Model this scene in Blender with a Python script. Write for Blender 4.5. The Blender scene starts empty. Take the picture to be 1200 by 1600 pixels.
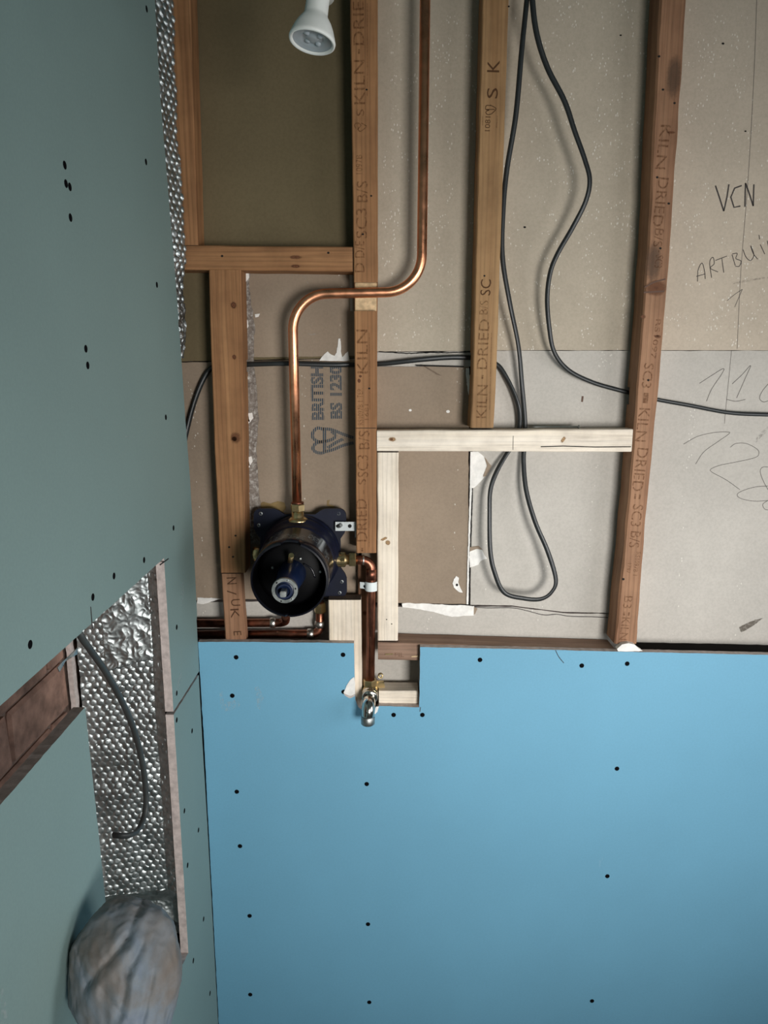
import bpy, bmesh, math, random
from mathutils import Vector, Matrix, noise, Euler
random.seed(7)
COL = bpy.context.scene.collection
SC = bpy.context.scene
PI = math.pi

# ------------------------------------------------------------------ camera, world, light, exposure
EYE = 1.60
F = 1150.0                      # focal length in pixels of the 1200x1600 frame
PITCH = math.radians(11.55)
cam_d = bpy.data.cameras.new('camera'); cam_d.sensor_width = 36.0; cam_d.lens = F/1600*36.0
cam_d.clip_start = 0.01
cam = bpy.data.objects.new('camera', cam_d); COL.objects.link(cam)
cam.location = (0, 0, EYE); cam.rotation_euler = (PI/2 - PITCH, 0, 0)
SC.camera = cam

world = bpy.data.worlds.new('world'); SC.world = world; world.use_nodes = True
world.node_tree.nodes['Background'].inputs[0].default_value = (0.75, 0.85, 1.0, 1)
world.node_tree.nodes['Background'].inputs[1].default_value = 0.3

def area(name, loc, aim, sx, sy, power, color):
    l = bpy.data.lights.new(name, 'AREA'); l.shape = 'RECTANGLE'; l.size = sx; l.size_y = sy
    l.energy = power; l.color = color
    o = bpy.data.objects.new(name, l); COL.objects.link(o); o.location = loc
    d = Vector(aim) - Vector(loc); o.rotation_euler = d.to_track_quat('-Z', 'Y').to_euler()
    return o
wl_ = area('window_daylight', (1.235, 0.42, 1.26), (0.1, 0.60, 1.16), 0.62, 0.62, 7.5, (0.98, 0.98, 1.0))
dl_ = area('rear_fill_light', (0.86, -0.985, 1.26), (0.15, 1.2, 1.19), 0.62, 0.62, 7.0, (1.0, 0.98, 0.95)); dl_.data.spread = math.radians(62)  # added fill light behind the camera, no known source there

SC.view_settings.view_transform = 'Standard'; SC.view_settings.look = 'None'
SC.view_settings.exposure = -0.13; SC.view_settings.gamma = 1.0
SC.view_settings.use_curve_mapping = False

# ------------------------------------------------------------------ projection of measured points onto real planes
SP, CP = math.sin(PITCH), math.cos(PITCH)
def ray(px, py):
    u = (px-600)/F; v = (py-800)/F
    return Vector((u, CP - v*SP, -SP - v*CP))
def P(px, py, Y):               # point on the plane y = Y
    r = ray(px, py); t = Y/r.y
    return Vector((r.x*t, Y, EYE + r.z*t))
def PX(px, py, X):              # point on the plane x = X
    r = ray(px, py); t = X/r.x
    return Vector((X, r.y*t, EYE + r.z*t))
def mpp(py, Y):                 # metres per pixel on plane y = Y
    return Y/(CP - (py-800)/F*SP)/F

YS = 1.20        # front of the studs
YB = 1.1875      # front of the blue board
YW = 1.248       # front of the far plasterboard
XL = -0.318      # face of the left-hand boards
TB = 0.0125

# ------------------------------------------------------------------ object helpers
WLOC = {}
def link(name, bm, mats, parent=None, origin=None, smooth=False):
    me = bpy.data.meshes.new(name)
    if origin is None:
        if bm.verts:
            xs = [v.co for v in bm.verts]
            origin = Vector(tuple((min(c[i] for c in xs)+max(c[i] for c in xs))/2 for i in range(3)))
        else: origin = Vector()
    origin = Vector(origin)
    for v in bm.verts: v.co -= origin
    bm.to_mesh(me); bm.free()
    if not isinstance(mats, (list, tuple)): mats = [mats]
    for m in mats: me.materials.append(m)
    if smooth:
        for p in me.polygons: p.use_smooth = True
    o = bpy.data.objects.new(name, me); COL.objects.link(o)
    WLOC[o.name] = origin
    if parent:
        o.parent = parent; o.location = origin - WLOC[parent.name]
    else: o.location = origin
    return o
def tag(o, label, cat, group=None):
    o['label'] = label; o['category'] = cat
    if group: o['group'] = group
    return o
def struct(o): o['kind'] = 'structure'; return o
def thing(name, label, cat, loc, group=None):
    o = bpy.data.objects.new(name, None); COL.objects.link(o); o.location = loc; o.empty_display_size = .05
    WLOC[o.name] = Vector(loc)
    return tag(o, label, cat, group)
def finish(bm): bmesh.ops.recalc_face_normals(bm, faces=bm.faces[:]); return bm
def box_into(bm, x0, x1, y0, y1, z0, z1, bev=0, mi=0):
    r = bmesh.ops.create_cube(bm, size=1)
    for v in r['verts']:
        v.co = Vector((x0+(v.co.x+.5)*(x1-x0), y0+(v.co.y+.5)*(y1-y0), z0+(v.co.z+.5)*(z1-z0)))
    fs = set(f for v in r['verts'] for f in v.link_faces)
    for f in fs: f.material_index = mi
    if bev:
        es = list({e for v in r['verts'] for e in v.link_edges})
        bmesh.ops.bevel(bm, geom=es, offset=bev, segments=2, affect='EDGES', profile=.5)
    return bm
def boxm(*a, **k): bm = bmesh.new(); return box_into(bm, *a, **k)
def prism(pts_front, off, bm=None, mi_front=0, mi_side=0, mi_back=None):
    """polygon pts_front (3-D) extruded by vector off"""
    bm = bm or bmesh.new()
    a = [bm.verts.new(p) for p in pts_front]; b = [bm.verts.new(Vector(p)+off) for p in pts_front]
    f = bm.faces.new(a); f.material_index = mi_front
    g = bm.faces.new(list(reversed(b))); g.material_index = mi_side if mi_back is None else mi_back
    n = len(a)
    for i in range(n):
        s = bm.faces.new((a[i], a[(i+1) % n], b[(i+1) % n], b[i])); s.material_index = mi_side
    return finish(bm)
def jitter(pts, step, amp, axes, seed=0):
    """subdivide a closed 3-D polygon and roughen it"""
    out = []; n = len(pts)
    for i in range(n):
        p, q = Vector(pts[i]), Vector(pts[(i+1) % n]); k = max(1, int((q-p).length/step))
        for j in range(k):
            w = p.lerp(q, j/k)
            if j > 0:
                for ax in axes: w[ax] += amp*(noise.noise(w*70+Vector((seed, ax*9.1, 0))) + .6*noise.noise(w*260+Vector((seed, ax*3, 5))))
            out.append(w)
    return out
def cr(pts, seg=8):
    """Catmull-Rom through 3-D points"""
    pts = [Vector(p) for p in pts]; q = [2*pts[0]-pts[1]] + pts + [2*pts[-1]-pts[-2]]; out = []
    for i in range(1, len(q)-2):
        a, b, c, d = q[i-1], q[i], q[i+1], q[i+2]
        for j in range(seg):
            t = j/seg
            out.append(.5*((2*b)+(c-a)*t+(2*a-5*b+4*c-d)*t*t+(3*b-a-3*c+d)*t**3))
    out.append(pts[-1]); return out
def fillet(pts, r, n=10):
    pts = [Vector(p) for p in pts]; out = [pts[0]]
    for i in range(1, len(pts)-1):
        a, b, c = pts[i-1], pts[i], pts[i+1]
        u = (a-b).normalized(); v = (c-b).normalized(); ang = u.angle(v)
        d = min(r/math.tan(ang/2), (a-b).length*.9, (c-b).length*.9); rr = d*math.tan(ang/2)
        cen = b + (u+v).normalized()*(rr/math.sin(ang/2))
        s = (b+u*d)-cen; e = (b+v*d)-cen
        su = s.normalized(); ev = (e - su*e.dot(su)).normalized(); tot = s.angle(e)
        for j in range(n+1): out.append(cen + (su*math.cos(tot*j/n)+ev*math.sin(tot*j/n))*rr)
    out.append(pts[-1]); return out
def sweep(path, ra, rb=None, n=14, twist=None, bm=None, caps=True, up=None, mi=0):
    bm = bm or bmesh.new(); rb = rb or ra; m = len(path)
    tan = [(path[min(i+1, m-1)]-path[max(i-1, 0)]).normalized() for i in range(m)]
    nrm = up if up is not None else Vector((0, 1, 0))
    nrm = (nrm - tan[0]*nrm.dot(tan[0]))
    if nrm.length < 1e-4: nrm = tan[0].orthogonal()
    nrm.normalize(); rings = []
    for i in range(m):
        nrm = (nrm - tan[i]*nrm.dot(tan[i])).normalized(); bi = tan[i].cross(nrm)
        th = twist(i/(m-1)) if twist else 0
        A = nrm*math.cos(th)+bi*math.sin(th); B = bi*math.cos(th)-nrm*math.sin(th)
        fa = ra(i/(m-1)) if callable(ra) else ra; fb = rb(i/(m-1)) if callable(rb) else rb
        rings.append([bm.verts.new(path[i]+A*fb*math.cos(2*PI*k/n)+B*fa*math.sin(2*PI*k/n)) for k in range(n)])
    for i in range(m-1):
        for k in range(n):
            f = bm.faces.new((rings[i][k], rings[i][(k+1) % n], rings[i+1][(k+1) % n], rings[i+1][k])); f.material_index = mi; f.smooth = True
    if caps:
        f = bm.faces.new(list(reversed(rings[0]))); f.material_index = mi
        f = bm.faces.new(rings[-1]); f.material_index = mi
    return bm
def lathe(prof, base, axis, n=32, bm=None, mi=0, flat=()):
    """prof: (radius, height along axis)"""
    bm = bm or bmesh.new(); axis = Vector(axis).normalized(); u = axis.orthogonal().normalized(); w = axis.cross(u); rings = []
    for r, h in prof:
        if r < 1e-6: rings.append([bm.verts.new(Vector(base)+axis*h)])
        else: rings.append([bm.verts.new(Vector(base)+axis*h+(u*math.cos(2*PI*k/n)+w*math.sin(2*PI*k/n))*r) for k in range(n)])
    for i in range(len(rings)-1):
        a, b = rings[i], rings[i+1]
        for k in range(n):
            k2 = (k+1) % n
            if len(a) == 1 and len(b) == 1: continue
            if len(a) == 1: f = bm.faces.new((a[0], b[k2], b[k]))
            elif len(b) == 1: f = bm.faces.new((a[k], a[k2], b[0]))
            else: f = bm.faces.new((a[k], a[k2], b[k2], b[k]))
            f.material_index = mi; f.smooth = i not in flat
    return bm
def disc_poly(c, ra, rb, n=16, rot=0):
    return [(c[0]+ra*math.cos(2*PI*k/n)*math.cos(rot)-rb*math.sin(2*PI*k/n)*math.sin(rot),
             c[1]+ra*math.cos(2*PI*k/n)*math.sin(rot)+rb*math.sin(2*PI*k/n)*math.cos(rot)) for k in range(n)]
def patch(name, parent, pxpoly, Y, mat, th=.0006, rough=0, seed=0, mats=None):
    """thin flake standing proud of plane y = Y, outline given where it was measured"""
    pts = [P(x, y, Y-th) for x, y in pxpoly]
    if rough: pts = jitter(pts, rough*2.5, rough, (0, 2), seed)
    if mat.get('flat'):
        bm = bmesh.new(); bm.faces.new([bm.verts.new(p) for p in pts]); return link(name, bm, mat, parent)
    return link(name, prism(pts, Vector((0, th*.98, 0))), mat, parent)
def ribbon_pts(bm, pts, w):
    pts = [Vector(p) for p in pts]; m = len(pts); L = []
    for i in range(m):
        t = (pts[min(i+1, m-1)]-pts[max(i-1, 0)]).normalized(); s = Vector((-t.z, 0, t.x)).normalized()*w/2
        L.append((bm.verts.new(pts[i]-s), bm.verts.new(pts[i]+s)))
    for i in range(m-1): bm.faces.new((L[i][0], L[i+1][0], L[i+1][1], L[i][1]))
    return bm
def strokes(name, parent, lines, Y, w, mat, smooth=True):
    bm = bmesh.new()
    for ln in lines:
        p = [P(x, y, Y) for x, y in ln]
        if smooth and len(p) > 2: p = cr(p, 6)
        ribbon_pts(bm, p, w)
    return link(name, bm, mat, parent)
def text_mesh(s, bold=0.0):
    c = bpy.data.curves.new('txt', 'FONT'); c.body = s; c.size = 1; c.resolution_u = 3; c.offset = bold
    o = bpy.data.objects.new('txt', c); COL.objects.link(o)
    dg = bpy.context.evaluated_depsgraph_get()
    me = bpy.data.meshes.new_from_object(o.evaluated_get(dg)); bpy.data.objects.remove(o)
    return me
def stamp(parent, s, c, length, height, rot, Y, mat, lean=0.0, name='stamp', bold=0.0):
    """flat print: c = measured centre, length along the reading direction and height in pixels"""
    me = text_mesh(s, bold); k = mpp(c[1], Y); cen = P(c[0], c[1], Y)
    xs = [v.co.x for v in me.vertices]; ys = [v.co.y for v in me.vertices]
    x0, x1, y0, y1 = min(xs), max(xs), min(ys), max(ys)
    a = math.radians(rot)+lean; bm = bmesh.new(); bm.from_mesh(me)
    for v in bm.verts:
        u = ((v.co.x-x0)/(x1-x0)-.5)*length*k; w = ((v.co.y-y0)/(y1-y0)-.5)*height*k
        v.co = Vector((cen.x+u*math.cos(a)-w*math.sin(a), Y, cen.z+u*math.sin(a)+w*math.cos(a)))
    bpy.data.meshes.remove(me)
    return link(name, bm, mat, parent)

# ------------------------------------------------------------------ materials
def newmat(name):
    m = bpy.data.materials.new(name); m.use_nodes = True; nt = m.node_tree
    return m, nt, nt.nodes['Principled BSDF']
def N(nt, t, **kw):
    n = nt.nodes.new(t)
    for k, v in kw.items():
        if hasattr(n, k): setattr(n, k, v)
        else: n.inputs[k.replace('_', ' ')].default_value = v
    return n
def ramp(nt, fac, stops):
    r = nt.nodes.new('ShaderNodeValToRGB'); e = r.color_ramp.elements
    while len(e) < len(stops): e.new(.5)
    for i, (p, c) in enumerate(stops): e[i].position = p; e[i].color = (*c, 1)
    nt.links.new(fac, r.inputs[0]); return r
def mix(nt, fac, a, b, mode='MIX'):
    n = nt.nodes.new('ShaderNodeMix'); n.data_type = 'RGBA'; n.blend_type = mode
    for s, v in ((0, fac), (6, a), (7, b)):
        if hasattr(v, 'links'): nt.links.new(v, n.inputs[s])
        elif isinstance(v, (int, float)): n.inputs[s].default_value = v
        else: n.inputs[s].default_value = (*v, 1)
    return n.outputs[2]
def coords(nt, scale=(1, 1, 1), rnd=False):
    tc = N(nt, 'ShaderNodeTexCoord'); mp = N(nt, 'ShaderNodeMapping'); mp.inputs['Scale'].default_value = scale
    nt.links.new(tc.outputs['Object'], mp.inputs[0])
    if rnd:
        oi = N(nt, 'ShaderNodeObjectInfo'); mu = N(nt, 'ShaderNodeMath', operation='MULTIPLY'); mu.inputs[1].default_value = 37
        nt.links.new(oi.outputs['Random'], mu.inputs[0]); nt.links.new(mu.outputs[0], mp.inputs['Location'])
    return mp.outputs[0]
def noise_n(nt, vec, scale, detail=4, rough=.55, dist=0):
    n = N(nt, 'ShaderNodeTexNoise'); n.inputs['Scale'].default_value = scale; n.inputs['Detail'].default_value = detail
    n.inputs['Roughness'].default_value = rough; n.inputs['Distortion'].default_value = dist
    nt.links.new(vec, n.inputs['Vector']); return n.outputs['Fac']
def bump(nt, bs, h, strength, dist=.001):
    b = N(nt, 'ShaderNodeBump'); b.inputs['Strength'].default_value = strength; b.inputs['Distance'].default_value = dist
    nt.links.new(h, b.inputs['Height']); nt.links.new(b.outputs[0], bs.inputs['Normal'])

def plain(name, col, rough=.6, metal=0.0, var=.12, scale=40, spec=.5, bmp=0):
    m, nt, b = newmat(name); v = coords(nt)
    n = noise_n(nt, v, scale, 5)
    r = ramp(nt, n, [(.3, tuple(c*(1-var) for c in col)), (.7, tuple(min(1, c*(1+var)) for c in col))])
    nt.links.new(r.outputs[0], b.inputs['Base Color']); b.inputs['Roughness'].default_value = rough
    b.inputs['Metallic'].default_value = metal; b.inputs['Specular IOR Level'].default_value = spec
    if bmp: bump(nt, b, n, bmp)
    return m
def wood(name, light, dark, axis, knotty=.5, rough=.7, fine=1.0):
    """sawn softwood with grain running along axis (0 = x, 2 = z)"""
    m, nt, b = newmat(name)
    sc = [34*fine, 34*fine, 34*fine]; sc[axis] = 1.4
    v = coords(nt, sc, True); g = noise_n(nt, v, 1.0, 7, .6, .8)
    sc2 = [150, 150, 150]; sc2[axis] = 4
    v2 = coords(nt, sc2, True); g2 = noise_n(nt, v2, 1.6, 4, .7)
    sc3 = [1, 1, 1]; sc3[axis] = .045
    v3 = coords(nt, sc3, True)
    w = N(nt, 'ShaderNodeTexWave'); w.wave_type = 'BANDS'; w.bands_direction = 'X' if axis != 0 else 'Z'
    w.inputs['Scale'].default_value = 42; w.inputs['Distortion'].default_value = 5; w.inputs['Detail'].default_value = 3; w.inputs['Detail Scale'].default_value = 2.0
    nt.links.new(v3, w.inputs['Vector'])
    c = ramp(nt, g, [(.28, dark), (.5, tuple((a+b_)/2 for a, b_ in zip(light, dark))), (.72, light)]).outputs[0]
    band = ramp(nt, w.outputs['Fac'], [(.0, tuple(.62 for _ in range(3))), (.45, (1, 1, 1))]).outputs[0]
    c = mix(nt, knotty, c, band, 'MULTIPLY')
    pores = ramp(nt, g2, [(.3, (.6, .57, .54)), (.5, (1, 1, 1))]).outputs[0]
    c = mix(nt, .55, c, pores, 'MULTIPLY')
    # handling marks and dust
    v4 = coords(nt, (1, 1, 1), True); d = noise_n(nt, v4, 13, 5, .65)
    c = mix(nt, .55, c, ramp(nt, d, [(.32, (.62, .58, .55)), (.6, (1.05, 1.03, 1.0))]).outputs[0], 'MULTIPLY')
    nt.links.new(c, b.inputs['Base Color']); b.inputs['Roughness'].default_value = rough; b.inputs['Specular IOR Level'].default_value = .25
    bump(nt, b, g2, .35, .0006)
    return m
def paper(name, col, specks=.0, warm=(1, 1, 1), var=.10):
    """paper face of plasterboard with dust specks lying in vertical runs"""
    m, nt, b = newmat(name); v = coords(nt)
    n = noise_n(nt, v, 5, 6, .6); n2 = noise_n(nt, v, 220, 3, .7)
    c = ramp(nt, n, [(.3, tuple(x*(1-var) for x in col)), (.7, tuple(x*(1+var) for x in col))]).outputs[0]
    c = mix(nt, .35, c, ramp(nt, n2, [(.35, (.8, .79, .77)), (.6, (1.06, 1.05, 1.04))]).outputs[0], 'MULTIPLY')
    if specks:
        vv = coords(nt, (1, 1, .55))
        vo = N(nt, 'ShaderNodeTexVoronoi'); vo.inputs['Scale'].default_value = 260; nt.links.new(vv, vo.inputs['Vector'])
        dots = N(nt, 'ShaderNodeMath', operation='LESS_THAN'); dots.inputs[1].default_value = .25
        nt.links.new(vo.outputs['Distance'], dots.inputs[0])
        run = noise_n(nt, coords(nt, (16, 1, .8)), 1.3, 3, .6)
        gate = N(nt, 'ShaderNodeMath', operation='GREATER_THAN'); gate.inputs[1].default_value = 1.03-specks
        nt.links.new(run, gate.inputs[0])
        rare = noise_n(nt, coords(nt, (1, 1, 1)), 60, 2)
        g2 = N(nt, 'ShaderNodeMath', operation='GREATER_THAN'); g2.inputs[1].default_value = .55; nt.links.new(rare, g2.inputs[0])
        a = N(nt, 'ShaderNodeMath', operation='MULTIPLY'); nt.links.new(dots.outputs[0], a.inputs[0]); nt.links.new(gate.outputs[0], a.inputs[1])
        a2 = N(nt, 'ShaderNodeMath', operation='MULTIPLY'); nt.links.new(a.outputs[0], a2.inputs[0]); nt.links.new(g2.outputs[0], a2.inputs[1])
        a3 = N(nt, 'ShaderNodeMath', operation='MULTIPLY'); nt.links.new(a2.outputs[0], a3.inputs[0]); a3.inputs[1].default_value = .55
        c = mix(nt, a3.outputs[0], c, (.82, .79, .72))
    nt.links.new(c, b.inputs['Base Color']); b.inputs['Roughness'].default_value = .85; b.inputs['Specular IOR Level'].default_value = .2
    bump(nt, b, n2, .12, .0005); return m
def board(name, col, smear=(.8, .85, .85)):
    """coloured face of moisture-resistant plasterboard with a few dusty scuffs"""
    m, nt, b = newmat(name); v = coords(nt)
    n = noise_n(nt, v, 3, 5, .55); n2 = noise_n(nt, v, 300, 2, .6)
    c = ramp(nt, n, [(.3, tuple(x*.95 for x in col)), (.7, tuple(x*1.05 for x in col))]).outputs[0]
    c = mix(nt, .25, c, ramp(nt, n2, [(.35, (.88, .88, .88)), (.65, (1.06, 1.06, 1.06))]).outputs[0], 'MULTIPLY')
    s = noise_n(nt, coords(nt, (14, 14, 5)), 1, 6, .7)
    f = ramp(nt, s, [(.72, (0, 0, 0)), (.8, (.35, .35, .35))]).outputs[0]
    c = mix(nt, f, c, smear)
    nt.links.new(c, b.inputs['Base Color']); b.inputs['Roughness'].default_value = .62; b.inputs['Specular IOR Level'].default_value = .35
    bump(nt, b, n2, .06, .0004); return m
def faded(name, col, keep=.75, stripes=None, scale=160):
    """print that lets the ground show through where the ink has worn"""
    m, nt, b = newmat(name); v = coords(nt)
    b.inputs['Base Color'].default_value = (*col, 1); b.inputs['Roughness'].default_value = .8; b.inputs['Specular IOR Level'].default_value = .1
    n = noise_n(nt, v, scale, 3, .6)
    f = ramp(nt, n, [(1-keep-.18, (0, 0, 0)), (1-keep+.1, (keep, keep, keep))]).outputs[0]
    if stripes:
        w = N(nt, 'ShaderNodeTexWave'); w.bands_direction = 'X'; w.inputs['Scale'].default_value = stripes; w.inputs['Distortion'].default_value = .6
        nt.links.new(v, w.inputs['Vector'])
        f = mix(nt, 1.0, f, ramp(nt, w.outputs['Fac'], [(.25, (0, 0, 0)), (.45, (1, 1, 1))]).outputs[0], 'MULTIPLY')
    nt.links.new(f, b.inputs['Alpha']); return m

M = {}
OR, ORD = (.43, .225, .103), (.235, .11, .048)
M['wood_v'] = wood('timber_orange_upright', OR, ORD, 2)
M['wood_h'] = wood('timber_orange_level', OR, ORD, 0)
M['wood_tan_v'] = wood('timber_tan_upright', (.44, .275, .135), (.29, .16, .072), 2, .35)
M['wood_pink_v'] = wood('timber_brown_upright', (.40, .23, .135), (.25, .125, .07), 2, .4)
M['wood_pink_h'] = wood('timber_brown_level', (.40, .27, .20), (.24, .145, .10), 0, .4)
M['pale_v'] = wood('new_timber_upright', (.90, .82, .71), (.78, .68, .54), 2, .25)
M['pale_h'] = wood('new_timber_level', (.92, .85, .75), (.80, .71, .58), 0, .25)
M['cut'] = plain('fresh_cut_wood', (.62, .46, .27), .8, var=.3, scale=120, bmp=.4)
M['endgrain'] = plain('end_grain', (.17, .12, .085), .8, var=.3, scale=90, bmp=.3)
def fading(name, col, dark, strength=1.0, rings=True):
    """knot or stain that melts into the wood round it"""
    m, nt, b = newmat(name); tc = N(nt, 'ShaderNodeTexCoord'); sx = N(nt, 'ShaderNodeSeparateXYZ'); nt.links.new(tc.outputs['Generated'], sx.inputs[0])
    cx = N(nt, 'ShaderNodeCombineXYZ'); nt.links.new(sx.outputs['X'], cx.inputs[0]); nt.links.new(sx.outputs['Z'], cx.inputs[1])
    su = N(nt, 'ShaderNodeVectorMath', operation='SUBTRACT'); su.inputs[1].default_value = (.5, .5, 0); nt.links.new(cx.outputs[0], su.inputs[0])
    ln = N(nt, 'ShaderNodeVectorMath', operation='LENGTH'); nt.links.new(su.outputs[0], ln.inputs[0])
    nz = noise_n(nt, coords(nt), 260, 3, .6); ad = N(nt, 'ShaderNodeMath', operation='MULTIPLY_ADD'); ad.inputs[1].default_value = .22; nt.links.new(nz, ad.inputs[0]); nt.links.new(ln.outputs['Value'], ad.inputs[2])
    r = ramp(nt, ad.outputs[0], [(.10, dark), (.28, col), (.36, dark if rings else col), (.44, col)])
    nt.links.new(r.outputs[0], b.inputs['Base Color']); b.inputs['Roughness'].default_value = .6; b.inputs['Specular IOR Level'].default_value = .2
    nt.links.new(ramp(nt, ad.outputs[0], [(.34, (strength,)*3), (.56, (0, 0, 0))]).outputs[0], b.inputs['Alpha'])
    m['flat'] = 1; return m
M['knot'] = fading('knot_wood', (.17, .065, .028), (.05, .017, .008))
M['knot_pale'] = fading('knot_wood_pale', (.45, .29, .15), (.20, .11, .05))
M['resin'] = fading('dark_resin', (.16, .065, .03), (.11, .04, .018), .8, False)
M['stain'] = fading('grey_stain', (.12, .075, .05), (.10, .06, .04), .55, False)
M['brownmark'] = plain('brown_mark', (.10, .05, .03), .7)
M['hole'] = plain('dark_hole', (.008, .007, .006), .9)
M['ink_wood'] = faded('timber_stamp_ink', (.13, .05, .02), .50, scale=260)
M['ink_dark'] = faded('timber_stamp_ink_dark', (.08, .035, .018), .68, scale=260)
M['ink_board'] = faded('board_stamp_ink', (.045, .075, .105), .88, stripes=95)
M['pencil'] = faded('pencil_line', (.06, .055, .055), .85, scale=400)
M['pencil_faint'] = faded('pencil_line_faint', (.14, .13, .12), .68, scale=400)
M['pap_dark'] = paper('paper_olive_brown', (.15, .118, .066), .0)
M['pap_mid'] = paper('paper_beige_grey', (.47, .41, .325), .56)
M['pap_right'] = paper('paper_light_grey', (.50, .43, .345), .56)
M['pap_low'] = paper('paper_pale_grey', (.495, .468, .425), .42)
M['pap_brown'] = paper('paper_kraft_brown', (.30, .235, .175), .40, var=.14)
M['plaster'] = plain('white_gypsum', (.82, .80, .76), .9, var=.12, scale=90, bmp=.5)
M['core'] = plain('gypsum_core_pinkish_grey', (.54, .47, .44), .9, var=.22, scale=110, bmp=.5)
M['blue'] = board('moisture_board_blue', (.158, .385, .54))
M['green'] = board('moisture_board_grey_green', (.215, .31, .30))
M['sheath'] = plain('black_cable_sheath', (.018, .021, .022), .42, var=.2, scale=60)
M['sheath_grey'] = plain('dark_grey_cable_sheath', (.045, .052, .052), .5, var=.15, scale=60)
def metal(name, col, rough, var=.25, scale=60, tarnish=None):
    m, nt, b = newmat(name); v = coords(nt); n = noise_n(nt, v, scale, 5, .6)
    c = ramp(nt, n, [(.3, tuple(x*(1-var) for x in col)), (.7, tuple(min(1, x*(1+var)) for x in col))]).outputs[0]
    if tarnish:
        n2 = noise_n(nt, coords(nt), 18, 5, .7); c = mix(nt, ramp(nt, n2, [(.5, (0, 0, 0)), (.68, (.8, .8, .8))]).outputs[0], c, tarnish)
    nt.links.new(c, b.inputs['Base Color']); b.inputs['Metallic'].default_value = 1
    r = ramp(nt, n, [(.3, (rough*.8,)*3), (.7, (rough*1.3,)*3)]); nt.links.new(r.outputs[0], b.inputs['Roughness'])
    return m
M['copper'] = metal('bright_copper', (.90, .42, .235), .33, .12, 50, (.62, .26, .13))
M['copper_shaded'] = metal('shaded_copper', (.30, .12, .075), .36, .3, 50, (.12, .05, .035))  # weaker light on the lower pipes is put into this dark brown
M['solder'] = metal('solder', (.55, .52, .48), .3)
M['brass'] = metal('brass', (.68, .52, .27), .3, .2, 60, (.33, .24, .12))
M['chrome'] = metal('nickel_plated', (.62, .60, .55), .16, .12, 40)
M['zinc'] = metal('zinc_plate', (.46, .49, .49), .5, .12)
M['clipwhite'] = plain('white_painted_clip', (.70, .76, .76), .45, var=.06)
M['screw'] = plain('black_phosphate', (.004, .004, .005), .9, spec=.05)
M['steel'] = metal('steel', (.36, .38, .37), .42)
M['navy'] = plain('navy_plastic', (.005, .007, .019), .5, var=.25, spec=.22)
M['black'] = plain('glossy_black_plastic', (.0045, .005, .009), .22, var=.3)
M['inner'] = plain('black_recess_plastic', (.0015, .0015, .002), .5, spec=.12)
M['bluecap'] = plain('blue_plastic', (.005, .013, .045), .4)
M['dust'] = faded('plaster_dust', (.55, .60, .60), .38, scale=220); M['dust']['flat'] = 1
M['dirt'] = faded('dark_dirt', (.10, .08, .06), .6, scale=180); M['dirt']['flat'] = 1
M['smudge'] = faded('grey_smudge', (.20, .18, .16), .4, scale=220); M['smudge']['flat'] = 1
M['ceramic'] = plain('white_lamp_ceramic', (.86, .88, .84), .42, var=.05)
M['holder'] = plain('grey_lampholder_plastic', (.40, .41, .38), .5, var=.05)
M['glue'] = plain('dried_glue', (.24, .16, .06), .4, var=.3)
m, nt, b = newmat('lamp_lens'); b.inputs['Base Color'].default_value = (.55, .62, .66, 1); b.inputs['Roughness'].default_value = .12
b.inputs['Transmission Weight'].default_value = .35; M['lens'] = m
# foil
m, nt, b = newmat('aluminium_foil'); v = coords(nt); n = noise_n(nt, v, 90, 5, .6)
b.inputs['Metallic'].default_value = 1; nt.links.new(ramp(nt, n, [(.3, (.38, .42, .42)), (.7, (.56, .60, .60))]).outputs[0], b.inputs['Base Color'])
nt.links.new(ramp(nt, n, [(.3, (.34,)*3), (.7, (.52,)*3)]).outputs[0], b.inputs['Roughness']); M['foil'] = m
# sack cloth
m, nt, b = newmat('dusty_plastic_sack'); v = coords(nt)
n = noise_n(nt, v, 11, 5, .6, .6); n2 = noise_n(nt, v, 90, 4, .7)
c = ramp(nt, n, [(.34, (.15, .125, .105)), (.45, (.165, .165, .165)), (.56, (.165, .20, .235)), (.72, (.13, .175, .26))]).outputs[0]
c = mix(nt, .5, c, ramp(nt, n2, [(.3, (.75, .73, .7)), (.65, (1.1, 1.1, 1.1))]).outputs[0], 'MULTIPLY')
nt.links.new(c, b.inputs['Base Color']); b.inputs['Roughness'].default_value = .6; bump(nt, b, n2, .25, .001); M['sack'] = m
# brick and mortar
M['brick'] = plain('old_red_brick', (.30, .175, .13), .9, var=.45, scale=38, bmp=.8)
M['mortar'] = plain('mortar', (.21, .145, .115), .95, var=.3, scale=90, bmp=.8)
M['void'] = plain('dark_cavity', (.03, .026, .022), .95)
M['plain_wall'] = plain('grey_green_room_wall', (.27, .37, .355), .8, var=.03)
M['floor'] = plain('dusty_floor', (.24, .245, .235), .85, var=.15, scale=8)
M['frame_white'] = plain('white_window_paint', (.75, .75, .73), .5, var=.03)

# torn board edge: grey paper and gypsum crumbs
m, nt, b = newmat('torn_board_edge'); v = coords(nt); n = noise_n(nt, v, 150, 5, .7); n2 = noise_n(nt, v, 32, 4, .6)
c = ramp(nt, n, [(.36, (.16, .13, .11)), (.52, (.30, .27, .24)), (.66, (.62, .60, .56))]).outputs[0]
nt.links.new(mix(nt, ramp(nt, n2, [(.4, (0,)*3), (.62, (.7,)*3)]).outputs[0], c, (.20, .16, .13)), b.inputs['Base Color'])
b.inputs['Roughness'].default_value = .95; bump(nt, b, n, 1.0, .003); M['torn'] = m

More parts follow.
